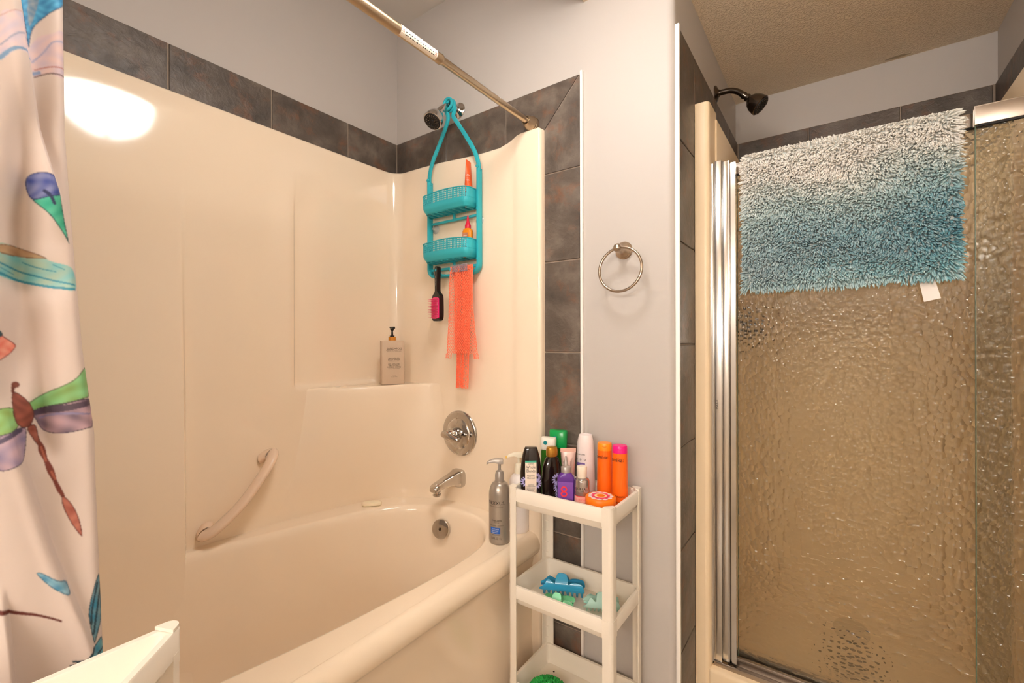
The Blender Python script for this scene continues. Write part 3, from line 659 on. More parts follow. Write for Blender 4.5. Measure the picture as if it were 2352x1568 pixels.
# things in and on the caddy
t_ = S('squeeze_tube', 'orange squeeze tube standing in the top caddy basket', 'tube', (.488, -.072, 1.632), rz=1.75)
obj('body', sloft([(.014, .014, 2, .012), (.0155, .0155, 2, .02), (.0155, .014, 2, .08), (.0175, .007, 2, .14), (.0185, .0015, 2, .163), (.0185, .0012, 2, .172)], 28), mat('orange_tube', 'f2622c', .3), t_)
obj('cap', lathe([(0, 0), (.0125, 0), (.0125, .012), (0, .012)], 24), M_TRIM, t_)
letters('lettering', ([('S I O', .012, 0, 0)], lambda u, v: (.0180 * sin((.004 - v) / .013 - 1.0), -.0128 * cos((.004 - v) / .013 - 1.0), .105 + u)), M_TRIM, t_)
t_ = S('dye_bottle', 'amber bottle with red nozzle standing in the lower caddy basket', 'bottle', (.484, -.071, 1.4445), rz=.42)
obj('body', sloft([(.018, .014, 4, 0), (.019, .015, 4, .004), (.019, .015, 4, .095), (.017, .0135, 3, .103), (.011, .011, 2, .108)], 32), mat('amber_plastic', 'd9820f', .25), t_)
obj('nozzle', lathe([(0, .106), (.0115, .106), (.0115, .119), (.010, .123), (.006, .132), (.0028, .155), (.002, .157), (0, .157)], 22), mat('red_plastic', 'd3213f', .3), t_)
lb = obj('label', grid(lambda u, v: (u, -.0153, v), (-.0165, .004), (.02, .09)), mat('copper_label', '9a5a3a', .35, mottle=('b5744f', 60)), t_)
letters('lettering', ([('8', .026, -.006, .044), ("HAIR", .006, -.006, .077)], lambda u, v: (u, -.0156, v)), M_TRIM, lb)
# hairbrush
t_ = S('hairbrush', 'black vented hairbrush with pink bristles hanging from the caddy hook', 'hairbrush', (.352, -.098, 1.40), rz=-.30)
hp = [(-.011, .008), (-.0085, .017), (0, .021), (.0085, .017), (.011, .008), (.0095, -.03), (.0085, -.065), (.011, -.078), (.028, -.092), (.033, -.11), (.034, -.165), (.030, -.182), (.018, -.19), (-.018, -.19), (-.030, -.182), (-.034, -.165), (-.033, -.11), (-.028, -.092), (-.011, -.078), (-.0085, -.065), (-.0095, -.03)]
hp = spline([(a, b_) for a, b_ in hp], 63, True)
hb = prism(hp, -.008, .008, 'xzy'); obj('body', hb, M_BLACK, t_, angle=50)
obj('hang_hole', xf(lathe([(0, -.009), (.0055, -.009), (.0055, .009), (0, .009)], 16), T(0, 0, .006) @ rot_to((0, -1, 0))), M_TEAL, t_)
pad = mat('pink_rubber', 'e0256f', .4)
obj('bristle_pad', prism(spline([(.024, -.104), (.027, -.12), (.027, -.165), (.022, -.18), (-.022, -.18), (-.027, -.165), (-.027, -.12), (-.024, -.104), (0, -.099)], 40, True), -.013, -.0075, 'xzy'), pad, t_)
br = []; dots = []
for i in range(8):
    for j in range(12):
        x = -.0225 + .0064 * i + (.0032 if j % 2 else 0); z = -.108 - .0062 * j
        if abs(x) > .024: continue
        br.append(tube([(x, -.012, z), (x * 1.03, -.031, z - .001)], [.0008, .0004], 5))
        dots.append(mv(box(-.0013, .0013, 0, .0006, -.0013, .0013), x + .0032, -.0134, z))
o = obj('bristles', join(*br), pad, t_); o['kind'] = 'stuff'
o = obj('vents', join(*dots), mat('pale_pink', 'f3c9d2', .5), t_); o['kind'] = 'stuff'
letters('lettering', ([('WETBRUSH', .0075, 0, 0)], lambda u, v: (v * -1 + .003, -.0083, -.035 + u)), M_TRIM, t_)
# exfoliating net cloth
M_NET = mat('coral_net', 'fa7a54', .6)
def net(xl, xr, z0, z1, yf, nx, nzr, r):
    """diamond net between xl(z), xr(z)"""
    E_ = []; P = {}
    for j in range(nzr + 1):
        z = z0 + (z1 - z0) * j / nzr
        for i in range(nx + 1):
            s = min(1, max(0, (i + (.5 if j % 2 else 0)) / nx)); x = xl(z) + (xr(z) - xl(z)) * s
            P[i, j] = (x + random.uniform(-.0006, .0006), yf(s, z) + random.uniform(-.0008, .0008), z + random.uniform(-.0006, .0006))
    for j in range(nzr):
        for i in range(nx + 1):
            E_.append((P[i, j], P[i, j + 1])); k = i + 1 if j % 2 else i - 1
            if 0 <= k <= nx: E_.append((P[i, j], P[k, j + 1]))
    out = []
    for a, b_ in E_:
        a = Vector(a); b_ = Vector(b_); t = b_ - a
        if t.length < 1e-4: continue
        t.normalize(); u = Vector((0, -1, 0)); s = t.cross(u).normalized() * r
        out.append(([tuple(a + s), tuple(a - s), tuple(a + u * r * 1.6), tuple(b_ + s), tuple(b_ - s), tuple(b_ + u * r * 1.6)], [(0, 1, 4, 3), (1, 2, 5, 4), (2, 0, 3, 5)]))
    return out
ZT = 1.414
def lerp(pts): return lambda z: float(np.interp(z, [p[0] for p in pts], [p[1] for p in pts]))
def fold(ph, a=.004, n=3): return lambda s, z: -.088 - a * sin(s * n * 2 * PI + ph) * min(1, (ZT - z) / .06 + .3) - .006 * sin(PI * s)
nt_ = net(lerp([(1.05, .385), (1.09, .392), (1.2, .402), (ZT, .410)]), lerp([(1.05, .552), (1.09, .545), (1.25, .525), (ZT, .522)]), ZT, 1.085, fold(.5), 19, 54, .0009)
nt_ += net(lerp([(1.1, .425), (1.3, .425), (ZT, .418)]), lerp([(1.1, .500), (1.3, .508), (ZT, .515)]), ZT, 1.10, lambda s, z: -.080 + .004 * sin(s * 12), 18, 52, .0009)
nt_ += net(lerp([(.95, .417), (1.0, .419), (1.1, .424), (1.3, .43), (ZT, .42)]), lerp([(.95, .484), (1.1, .490), (1.3, .50), (ZT, .51)]), ZT, .953, lambda s, z: -.071 + .005 * sin(s * 15 + 1), 18, 76, .0009)
nt_ += net(lerp([(.95, .417), (1.3, .425), (ZT, .42)]), lerp([(.95, .447), (1.3, .46), (ZT, .47)]), ZT, .958, lambda s, z: -.066 + .003 * sin(s * 9), 9, 70, .0009)
nt_ += net(lerp([(1.06, .387), (1.13, .394)]), lerp([(1.06, .412), (1.13, .425)]), 1.085, 1.066, fold(.5), 5, 4, .0008) + net(lerp([(1.06, .528), (1.13, .52)]), lerp([(1.06, .551), (1.13, .54)]), 1.085, 1.066, fold(.5), 5, 4, .0008)
t_ = S('net_washcloth', 'coral orange net washcloth hanging below the caddy', 'washcloth', (.465, -.085, .953))
o = obj('net', join(*nt_), M_NET, t_, world=True); o['kind'] = 'stuff'
wr = net(lerp([(1.3, .432), (1.42, .428)]), lerp([(1.3, .505), (1.42, .502)]), ZT + .004, 1.39, lambda s, z: -.097 - .002 * sin(s * 9), 12, 5, .0010)
obj('grey_mesh_loop', join(*wr), mat('lavender_grey_net', '8a7f86', .6), t_, world=True)

# ================================================================== BOTTLES ON TUB AND SHELF
def pump_bottle(name, label, loc, rz, body_m, pump_m, r, h, tip_m=None, nozzle=PI):
    t_ = S(name, label, 'bottle', loc, rz=rz)
    k = r / .036
    pr_ = [(0, 0), (r * .86, 0), (r * .95, .003), (r, .010), (r, h * .76)] + [(r * .42 + r * .58 * cos(a), h * .76 + h * .22 * sin(a)) for a in np.linspace(.15, PI / 2, 9)] + [(r * .40, h), (0, h)]
    obj('body', lathe(pr_, 44), body_m, t_)
    obj('collar', lathe([(0, h - .001), (.0150, h - .001), (.0150, h + .019), (.0142, h + .021), (.0138, h + .024), (.012, h + .030), (.006, h + .034), (0, h + .034)], 28), pump_m, t_)
    obj('stem', lathe([(.0045, h + .03), (.0045, h + .058)], 14), pump_m, t_)
    hd = loft([sring(a, b_, 3, 0, 16) for a, b_ in ()] or [[(x, y_ * w_, h + .055 + zz_ + hh * s_) for y_, s_ in ((-1, 0), (-1, .7), (-.6, 1), (.6, 1), (1, .7), (1, 0))] for x, w_, zz_, hh in ((.012, .008, .0, .013), (.010, .0085, -.001, .017), (0, .0085, -.001, .018), (-.018, .0065, .004, .012), (-.034, .005, .002, .009), (-.043, .004, -.003, .007))])
    hd = xf(hd, Matrix.Rotation(nozzle - PI, 4, 'Z')); obj('pump_head', hd, pump_m, t_)
    if tip_m: obj('tip', xf(([(a[0], a[1], a[2]) for a in box(-.0465, -.041, -.0042, .0042, h + .0515, h + .0595, .001, 1)[0]], box(0, 1, 0, 1, 0, 1, .1, 1)[1]), Matrix.Rotation(nozzle - PI, 4, 'Z')), tip_m, t_)
    return t_
fx = face_cam(.70, -.16)
b1 = pump_bottle('pump_bottle', 'silver grey pump bottle with a blue label patch on the tub rim', (.697, -.158, .470), fx, mat('silver_plastic', 'a59b90', .3, .55), mat('silver_pump', 'a1978e', .3, .3), .0355, .202, nozzle=PI)
fn = front_cyl(.0355, -.35)
letters('lettering', ([('NEXXUS.', .0155, 0, .132), ('NEW YORK SALON CARE', .0042, 0, .124), ('THERAPPE', .0075, .002, .078), ('MOISTURE', .0038, .002, .073), ('LUXURIOUS   SHAMPOO', .0045, .002, .063), ('REPLENISHING', .004, 0, .033), ('33.8 FL OZ  1 L', .010, 0, .020, 'CENTER', .55)], fn), M_INK, b1)
bl_ = obj('label_patch', patch(fn, -.021, .014, .038, .058, 12), mat('blue_label', '1458b0', .4), b1)
letters('lettering', ([('ULTIMATE', .005, -.002, .0518), ('MOISTURE', .005, -.004, .046), ('HYDRATION', .004, -.005, .041)], front_cyl(.0355, -.35, .0008)), M_TRIM, bl_)
pump_bottle('pump_bottle', 'white pump bottle on the tub rim behind the silver one', (.700, -.052, .470), fx, mat('white_bottle', 'e9e0dc', .3), mat('ivory_pump', 'e9dfc9', .35), .0355, .202, tip_m=mat('yellowed_tip', 'e3b95f', .4), nozzle=PI + .12)
# body wash on the corner shelf
t_ = S('body_wash_bottle', 'flat beige body wash bottle with black pump and amber collar on the corner shelf', 'bottle', (.135, -.140, .9592), rz=face_cam(.135, -.14) + .18)
W_, D_, H_ = .0455, .0215, .175
obj('body', sloft([(W_ * .97, D_ * .95, 10, 0), (W_, D_, 10, .003), (W_, D_, 10, H_ - .004), (W_ * .985, D_ * .95, 9, H_), (.014, .014, 2.2, H_ + .001), (.012, .012, 2, H_ + .003)], 48), mat('sand_plastic', 'c8b097', .45), t_)
obj('collar', lathe([(0, H_), (.0145, H_), (.0145, H_ + .016), (0, H_ + .016)], 26), mat('amber_collar', 'c97f1d', .3), t_)
obj('pump', join(lathe([(0, H_ + .016), (.0095, H_ + .016), (.0095, H_ + .021), (.0045, H_ + .022), (.0035, H_ + .04), (.0085, H_ + .044), (.0085, H_ + .050), (.011, H_ + .052), (.011, H_ + .056), (0, H_ + .057)], 20), box(-.006, .006, -.034, 0, H_ + .047, H_ + .056, .002)), mat('glossy_black', '120c08', .15), t_)
fp = lambda u, v: (u, -D_ - .0004, v)
letters('lettering', ([('SAND+FOG', .0115, .004, .139), ('INSPIRED BY THE CALIFORNIA COAST', .0036, .003, .1345), ('INSPIRE DE LA COTE CALIFORNIENNE', .0034, .003, .130), ('SHOWER GEL', .0073, .003, .102), ('BODY WASH', .0080, .003, .096), ('VANILLA SANDALWOOD', .0036, .003, .0915), ('GEL DOUCHE', .0073, .002, .0785), ('NETTOYANT', .0073, .003, .0723), ('POUR LE CORPS', .0076, .003, .066), ('VANILLE ET BOIS DE SANTAL', .0036, .003, .0612), ('16 FL OZ', .0034, .003, .032), ('16 FL OZ / 473 ML', .0034, .003, .028)], fp), M_INK, t_)
# soap
t_ = S('soap_bar', 'worn cream soap bar on the back ledge of the tub', 'soap', (.150, -.252, .5005), rz=.80)
obj('bar', sloft([(.030, .012, 3.2, .0), (.036, .0165, 3.0, .003), (.037, .0175, 2.8, .008), (.035, .016, 2.8, .013), (.028, .011, 2.6, .0165)], 40), mat('cream_soap', 'f1e2c4', .5, sss=.2), t_)

# ================================================================== CARTS
CX0, CX1, CY0, CY1 = .797, 1.130, -.247, -.027
def rrect(x0, x1, y0, y1, r, n=6):
    out = []
    for cx, cy, a0 in ((x1 - r, y1 - r, 0), (x0 + r, y1 - r, PI / 2), (x0 + r, y0 + r, PI), (x1 - r, y0 + r, 1.5 * PI)):
        out += [(cx + r * cos(a0 + a), cy + r * sin(a0 + a)) for a in np.linspace(0, PI / 2, n)]
    return out
def shrink(poly, d):
    c = np.mean(np.array(poly), 0); out = []; n = len(poly)
    for i in range(n):
        p = np.array(poly[i]); t = np.array(poly[(i + 1) % n]) - np.array(poly[i - 1]); nn = np.array((-t[1], t[0])); nn /= np.linalg.norm(nn) + 1e-12
        if nn @ (c - p) < 0: nn = -nn
        out.append(tuple(p + nn * d))
    return out
def tray(polyf, zr, band=.036, depth=.056):
    """rim band outside, bin hanging inside it; polyf(d) = outline inset by d"""
    R_ = lambda d, z: [(p[0], p[1], z) for p in polyf(d)]
    return loft([R_(.004, zr - band), R_(.0, zr - band), R_(0, zr - .002), R_(.0015, zr), R_(.0095, zr), R_(.011, zr - .002), R_(.0135, zr - depth + .008), R_(.018, zr - depth), R_(.026, zr - depth - .0005), R_(.026, zr - depth - .003), R_(.016, zr - depth - .003), R_(.010, zr - depth + .006), R_(.008, zr - band), R_(.004, zr - band)], False, False), [(p[0], p[1]) for p in polyf(.026)], zr - depth
def lprofile(r, w_, t):
    """L section for a leg at outer corner (0,0), opening to +x +y"""
    o = [(r - r * cos(a), r - r * sin(a)) for a in np.linspace(0, PI / 2, 7)]
    return [(0, w_)] + o + [(w_, 0), (w_, t), (t + .006, t), (t + .002, t + .002), (t, t + .006), (t, w_)]
def cart(name, label, loc, poly, corners, tops, ribs=True, wedges=None):
    t_ = S(name, label, 'cart', loc)
    lo = Vector(loc)
    for zr in tops:
        me, pl_, zf = tray(poly, zr); o = obj('tray', me, M_PLASTIC, t_, world=True)
        obj('tray_floor', prism(pl_, zf - .003, zf - .0005), M_PLASTIC, o, world=True)
        c = np.mean(np.array(pl_), 0)
        for p in [(c + (np.array(q) - c) * .8) for q in (pl_[2], pl_[len(pl_) // 2 - 3], pl_[-3])]:
            obj('drain_hole', mv(lathe([(0, 0), (.0032, 0), (0, .0002)], 10), p[0], p[1], zf - .0004), M_DARK, o, world=True)
    for (x, y, a) in corners:
        pf = lprofile(.012, .028, .0032); ca_, sa = cos(a), sin(a)
        P = [(x + p[0] * ca_ - p[1] * sa, y + p[0] * sa + p[1] * ca_) for p in pf]
        lg = obj('leg', prism(P, .012, tops[0] - .02), M_PLASTIC, t_, world=True, angle=50)
        pc = lprofile(.013, .030, .0035); Pc = [(x - .0008 * (ca_ - sa) + p[0] * ca_ - p[1] * sa, y - .0008 * (sa + ca_) + p[0] * sa + p[1] * ca_) for p in pc]
        for zr in tops:
            obj('collar', prism(Pc, zr - .046, zr + (.003 if zr == tops[0] else .0)), M_PLASTIC, lg, world=True, angle=50)
        # cap plate on the post
        q = [(.0, .006), (.002, .002), (.006, 0), (.026, 0), (.026, .009), (.009, .026), (0, .026)]
        obj('post_cap', prism([(x + p[0] * ca_ - p[1] * sa, y + p[0] * sa + p[1] * ca_) for p in q], tops[0] + .002, tops[0] + .0055), M_PLASTIC, lg, world=True)
        if ribs:
            for zk in np.arange(.09, tops[0] - .07, .036):
                obj('rib', prism([(x + p[0] * ca_ - p[1] * sa, y + p[0] * sa + p[1] * ca_) for p in ((.003, .003), (.011, .003), (.003, .011))], zk, zk + .0022), M_PLASTIC, lg, world=True)
        obj('foot', prism([(x + p[0] * ca_ - p[1] * sa, y + p[0] * sa + p[1] * ca_) for p in ((.002, .002), (.024, .002), (.024, .024), (.002, .024))], 0, .013), M_PLASTIC, lg, world=True)
    for P in wedges or ():
        c = np.mean(np.array(P), 0); sc_ = lambda f_: [tuple(c + (np.array(p) - c) * f_) for p in P]
        lg = obj('leg', prism(sc_(.93), .012, tops[0] - .02), M_PLASTIC, t_, world=True, angle=50)
        for zr in tops: obj('collar', prism(sc_(1.03), zr - .046, zr - .030), M_PLASTIC, lg, world=True, angle=50)
        obj('post_cap', prism(sc_(.9), tops[0] + .0005, tops[0] + .005), M_PLASTIC, lg, world=True)
        obj('foot', prism(sc_(.8), 0, .013), M_PLASTIC, lg, world=True)
    return t_
cart('storage_cart', 'slim white three-tier plastic cart against the wall beside the tub', ((CX0 + CX1) / 2, (CY0 + CY1) / 2, 0), lambda d: rrect(CX0 + d, CX1 - d, CY0 + d, CY1 - d, max(.016 - d * .4, .006)),
     [(CX0, CY0, 0), (CX1, CY0, PI / 2), (CX1, CY1, PI), (CX0, CY1, 1.5 * PI)], (.690, .400, .110))
# triangular corner cart in the near left foreground
A_, B_, C_ = (.840, -1.082), (.840, -1.452), (1.205, -1.452)
def rtri(pts, r, n=7):
    out = []
    for i in range(3):
        p = np.array(pts[i]); a = np.array(pts[i - 1]) - p; b_ = np.array(pts[(i + 1) % 3]) - p; a /= np.linalg.norm(a); b_ /= np.linalg.norm(b_)
        an = math.acos(a @ b_); d = r / math.tan(an / 2); c = p + (a + b_) / np.linalg.norm(a + b_) * r / math.sin(an / 2)
        s0 = p + a * d - c; s1 = p + b_ * d - c; a0 = math.atan2(s0[1], s0[0]); a1 = math.atan2(s1[1], s1[0]); da = (a1 - a0 + PI) % (2 * PI) - PI
        out += [tuple(c + r * np.array((cos(a0 + da * k / (n - 1)), sin(a0 + da * k / (n - 1))))) for k in range(n)]
    return out
def tri_in(d):
    pts = [np.array(p) for p in (A_, B_, C_)]; out = []
    for i in range(3):
        a = pts[i - 1] - pts[i]; b_ = pts[(i + 1) % 3] - pts[i]; a = a / np.linalg.norm(a); b_ = b_ / np.linalg.norm(b_); an = math.acos(a @ b_)
        out.append(tuple(pts[i] + (a + b_) / np.linalg.norm(a + b_) * d / math.sin(an / 2)))
    return rtri(out, max(.014 - d * .35, .006))
wd = []
for i in range(3):
    o7 = tri_in(0)[7 * i:7 * i + 7]; p = np.array((A_, B_, C_)[i]); q0 = np.array((A_, B_, C_)[i - 1]); q1 = np.array((A_, B_, C_)[(i + 1) % 3])
    e0 = np.array(o7[0]) + (q0 - p) / np.linalg.norm(q0 - p) * .012; e1 = np.array(o7[-1]) + (q1 - p) / np.linalg.norm(q1 - p) * .012
    wd.append([tuple(e0)] + list(o7) + [tuple(e1)])
cart('corner_cart', 'white plastic corner cart with empty trays in the near foreground by the curtain', (.94, -1.34, 0), tri_in, [], (.735, .43, .12), wedges=wd)

# ================================================================== BOTTLES ON THE CART
ZF = .6342
def bt(name, label, x, y, rz=0, cat='bottle'): return S(name, label, cat, (x, y, ZF), rz=face_cam(x, y) + rz)
def flat(d, e=.0005): return lambda u, v: (u, -d - e, v)
def flower(cx, cz, r, n, fn, k=.5, ph=0):
    out = []
    for i in range(n):
        a = ph + 2 * PI * i / n; c_, s_ = cos(a), sin(a)
        pts = [(.25, 0), (.6, .16), (.85, .10), (1, .18), (.95, 0), (1, -.18), (.85, -.10), (.6, -.16)]
        out.append(([fn(cx + r * (p[0] * c_ - p[1] * s_ * k * 2), cz + r * (p[0] * s_ + p[1] * c_ * k * 2)) for p in pts], [(0, 1, 7), (1, 2, 6, 7), (2, 3, 4), (2, 4, 6), (4, 5, 6)]))
    return join(*out)
M_CHAR = mat('charcoal_gloss', '1d120d', .12, coat=.3)
M_LILAC = mat('lilac_print', 'a9a3d6', .5)
def blend_bottle(label, x, y, rz, cap_up):
    t_ = bt('conditioner_bottle' if not cap_up else 'shampoo_bottle', label, x, y, rz)
    h = .174 if not cap_up else .150; zb = .010 if not cap_up else 0
    P_ = [(.026, .014, 2.6, zb), (.029, .0165, 2.6, zb + .004), (.033, .0185, 2.6, .07), (.0325, .018, 2.6, .10), (.028, .0155, 2.6, .14), (.021, .0125, 2.8, h - .008), (.0185, .011, 2.8, h - .002), (.017, .010, 2.8, h)] if not cap_up else \
         [(.027, .0155, 2.6, 0), (.031, .018, 2.6, .006), (.033, .019, 2.6, .07), (.030, .017, 2.6, .11), (.022, .014, 2.5, .135), (.014, .012, 2.2, .143)]
    obj('body', sloft(P_, 44), M_CHAR, t_)
    if not cap_up: obj('cap', sloft([(.0225, .013, 2.4, 0), (.0235, .0138, 2.4, .002), (.0235, .0138, 2.4, .0105)], 36), mat('dark_cap', '2b1c14', .3), t_)
    else: obj('cap', sloft([(.0165, .0135, 2.2, .142), (.0185, .015, 2.2, .146), (.0185, .015, 2.2, .160), (.0165, .0135, 2.2, .170), (.012, .010, 2.2, .172)], 32), mat('gold_cap', 'c08a35', .25, .6), t_)
    dz = lambda v: .0185 if v < .1 else .0185 - .006 * ((v - .1) / .07) ** 1.3
    fn = lambda u, v, e=.0009: (u, -dz(v) * (1 - (abs(u) / .034) ** 2.6) ** (1 / 2.6) - e, v)
    if not cap_up:
        obj('flower_print', join(flower(-.016, .072, .017, 12, fn), flower(.015, .066, .0165, 12, fn), flower(.016, .085, .013, 11, fn)), M_LILAC, t_)
        lb = obj('label', grid(lambda u, v: fn(u, v, .0016), np.linspace(-.0190, .0150, 8), np.linspace(.014, .134, 10)), mat('cream_label', 'ecdccb', .5), t_)
        f2 = lambda u, v: fn(u, v, .0021)
        letters('lettering', ([('GARNIER', .0055, -.001, .1245, 'CENTER', .82), ('Whole', .0125, -.002, .1125, 'CENTER', .82), ('Blends', .0125, -.002, .1015, 'CENTER', .82), ('Magnetic', .0080, -.002, .0885, 'CENTER', .82), ('Charcoal', .0080, -.002, .0815, 'CENTER', .82), ('PURIFYING', .0047, -.002, .0615, 'CENTER', .82), ('CONDITIONER', .0047, -.002, .0565, 'CENTER', .82), ('REVITALISANT', .0047, -.002, .0495, 'CENTER', .82), ('PURIFIANT', .0047, -.002, .0445, 'CENTER', .82), ('12.5 FL OZ', .0034, -.002, .022, 'CENTER', .82), ('370 ML', .0034, -.002, .018, 'CENTER', .82)], f2), M_INK, lb)
        obj('header_strip', patch(f2, -.0190, .0150, .130, .1355, 8), mat('mint_strip', '3fa58a', .5), lb)
        obj('footer_strip', patch(f2, -.0145, .0105, .029, .036, 8), mat('gold_strip', 'dbb07a', .5), lb)
    else:
        obj('flower_print', join(flower(.006, .075, .018, 12, fn), flower(.010, .052, .017, 12, fn, ph=.2), flower(.012, .030, .013, 11, fn)), M_LILAC, t_)
blend_bottle('glossy black conditioner bottle with a long cream label on the cart', .842, -.190, .10, False)
blend_bottle('black bottle with gold cap and lilac flower print, behind the cream-labelled one', .888, -.142, .55, True)
M_GREENB = mat('green_liquid', '3f8a2a', .12, trans=.45, ior=1.3)
def flatbottle(label, x, y, a, b_, h, cap0, cap_m, body_m, rz, dot):
    t_ = bt('green_bottle', label, x, y, rz)
    obj('body', sloft([(a * .95, b_ * .9, 3.2, 0), (a, b_, 3.2, .004), (a, b_, 3.2, cap0 - .006), (a * .92, b_ * .9, 3, cap0)], 40), body_m, t_)
    obj('cap', sloft([(a * .93, b_ * .95, 3.2, cap0), (a * .96, b_, 3.2, cap0 + .003), (a * 1.0, b_, 3.2, h - .006), (a * .98, b_ * .8, 3, h - .001), (a * .93, b_ * .6, 3, h)], 40), cap_m, t_)
    obj('dot', xf(lathe([(0, 0), (.0065, 0), (.0065, .0006), (0, .0007)], 22), T(-.006, -b_ - .0002, (cap0 + h) / 2 + .004) @ rot_to((0, -1, 0))), mat('teal_dot', '0f7f86', .4), t_)
    return t_
t_ = flatbottle('clear green bottle with a white cap and teal dot, at the back of the cart', .852, -.101, .0245, .016, .189, .150, mat('milky_cap', 'e8e2d6', .35), M_GREENB, -.32, 0)
letters('lettering', ([('PURE', .012, 0, 0), ('CLEAN', .009, 0, -.014)], lambda u, v: (.018 - v, -.0166, .10 + u)), M_TRIM, t_)
t_ = flatbottle('tall green bottle with a bright green cap against the slate tiles', .866, -.0625, .0295, .0172, .208, .152, mat('green_cap', '0fa04f', .2, trans=.15), mat('deep_green_liquid', '2a6a1e', .12, trans=.35, ior=1.3), -.34, 0)
letters('lettering', ([('FRUCTIS', .011, 0, 0)], lambda u, v: (.024 - v, -.0178, .09 + u)), M_TRIM, t_)
# hand-cream tube, cap down
t_ = bt('lotion_tube', 'pearly pink squeeze tube standing on its cap behind the purple bottle', .932, -.118, .05, 'tube')
obj('body', sloft([(.0165, .0165, 2, .02), (.0175, .0172, 2, .03), (.0195, .014, 2, .09), (.0215, .006, 2, .135), (.0232, .0012, 2, .156)], 36), mat('pearl_plastic', 'b9a8ae', .18, .55, mottle=('e6bfae', 22)), t_)
obj('crimp', box(-.0235, .0235, -.001, .001, .155, .168, .0005, 1), mat('pink_crimp', 'dcae9f', .35), t_)
obj('cap', lathe([(0, 0), (.0165, 0), (.0165, .021), (0, .021)], 28), M_TRIM, t_)
# purple bottle
t_ = bt('hair_water_bottle', 'translucent purple bottle with silver nozzle and a red figure eight', .957, -.178, -.04)
M_PURP = mat('purple_plastic', '6f3fa0', .15, trans=.3, ior=1.3)
obj('body', sloft([(.0245, .016, 6, 0), (.025, .0165, 6, .003), (.025, .0165, 6, .096), (.0235, .0155, 5, .102), (.014, .0135, 2.2, .113), (.0125, .0125, 2, .115)], 44), M_PURP, t_)
M_SILV = mat('silver_cap', 'a89f98', .3, .4)
obj('cap', lathe([(0, .113), (.0145, .113), (.0145, .128), (.013, .130), (.007, .132), (.0062, .144), (.004, .147), (.0036, .157), (.002, .1595), (0, .1595)], 28), M_SILV, t_)
lb = obj('label', grid(lambda u, v: (u, -.0169, v), (-.0215, .0215), (.010, .088)), mat('violet_label', '8a55b8', .2, trans=.2), t_)
letters('figure', ([('8', .046, -.005, .045)], flat(.0171)), mat('red_print', 'e8343c', .4), lb)
letters('lettering', ([('WONDER WATER', .0062, 0, .034)], flat(.0171)), M_INK, lb)
letters('red_lettering', ([('LAMELLAR', .0052, 0, .026), ('8 SECOND', .0045, 0, .020)], flat(.0171)), mat('magenta_print', 'c03a8a', .4), lb)
# white tall bottle
t_ = bt('white_bottle', 'tall white bottle with lilac label band against the wall', .966, -.0685, -.25)
obj('body', sloft([(.024, .019, 2.4, 0), (.0275, .021, 2.4, .006), (.029, .022, 2.4, .06), (.0275, .0215, 2.4, .14), (.0245, .0205, 2.3, .185), (.0205, .0185, 2.2, .203), (.0195, .0175, 2.2, .2055), (.018, .0165, 2.2, .2035), (.004, .004, 2, .2025)], 44), mat('pearl_white', 'e9dcda', .3), t_)
fw_ = lambda u, v: (u, -.0222 * (1 - (abs(u) / .029) ** 2.4) ** (1 / 2.4) - .0006, v)
lb = obj('label_band', patch(fw_, -.025, .004, .108, .122, 10), mat('lilac_band', '75629f', .4), t_)
letters('lettering', ([('HAIR CARE', .0052, -.009, .1455), ('o  o  o', .012, -.010, .129), ('REPAIRING', .0048, -.010, .102), ('CONDITIONER', .0048, -.010, .096), ('250 ml', .0055, -.006, .080)], fw_), M_INK, t_)
# silver-pink bottle
t_ = bt('treatment_bottle', 'small silver and pink bottle with an ivory cap on the cart', 1.006, -.172, -.02)
def half(z0, z1, rr_): return lathe([(0, z0), (rr_, z0), (rr_, z1), (0, z1)], 40)
obj('body', lathe([(0, .055), (.0215, .055), (.0215, .094), (.0205, .099), (.017, .103), (.012, .105), (0, .105)], 40), mat('mirror_silver', 'b9aca6', .16, .85), t_)
obj('lower_body', lathe([(0, 0), (.0205, 0), (.0215, .002), (.0215, .0555), (0, .0555)], 40), mat('pink_plastic', 'f0b0a6', .3), t_)
obj('cap', lathe([(0, .104), (.0128, .104), (.0135, .108), (.0138, .124), (.0145, .132), (.0135, .137), (.011, .138), (0, .137)], 30), mat('ivory_cap', 'ecdfcd', .35), t_)
letters('lettering', ([("L'OREAL", .0095, 0, .0735), ('PARIS', .0045, .003, .068), ('HYDRATING', .0046, -.002, .034), ('POST-WASH TREATMENT', .0036, 0, .029), ('SOIN HYDRATANT', .0042, 0, .021), ('BRILLANCE', .0042, 0, .016)], front_cyl(.0215, -.1)), M_INK, t_)
letters('red_lettering', ([('GLYCOLIC GLOSS', .0060, 0, .044)], front_cyl(.0215, -.1)), mat('red_print', 'e8343c', .4), t_)
obj('red_line', patch(front_cyl(.0215, -.1), -.018, .006, .0545, .0565, 8), mat('red_print', 'e8343c', .4), t_)
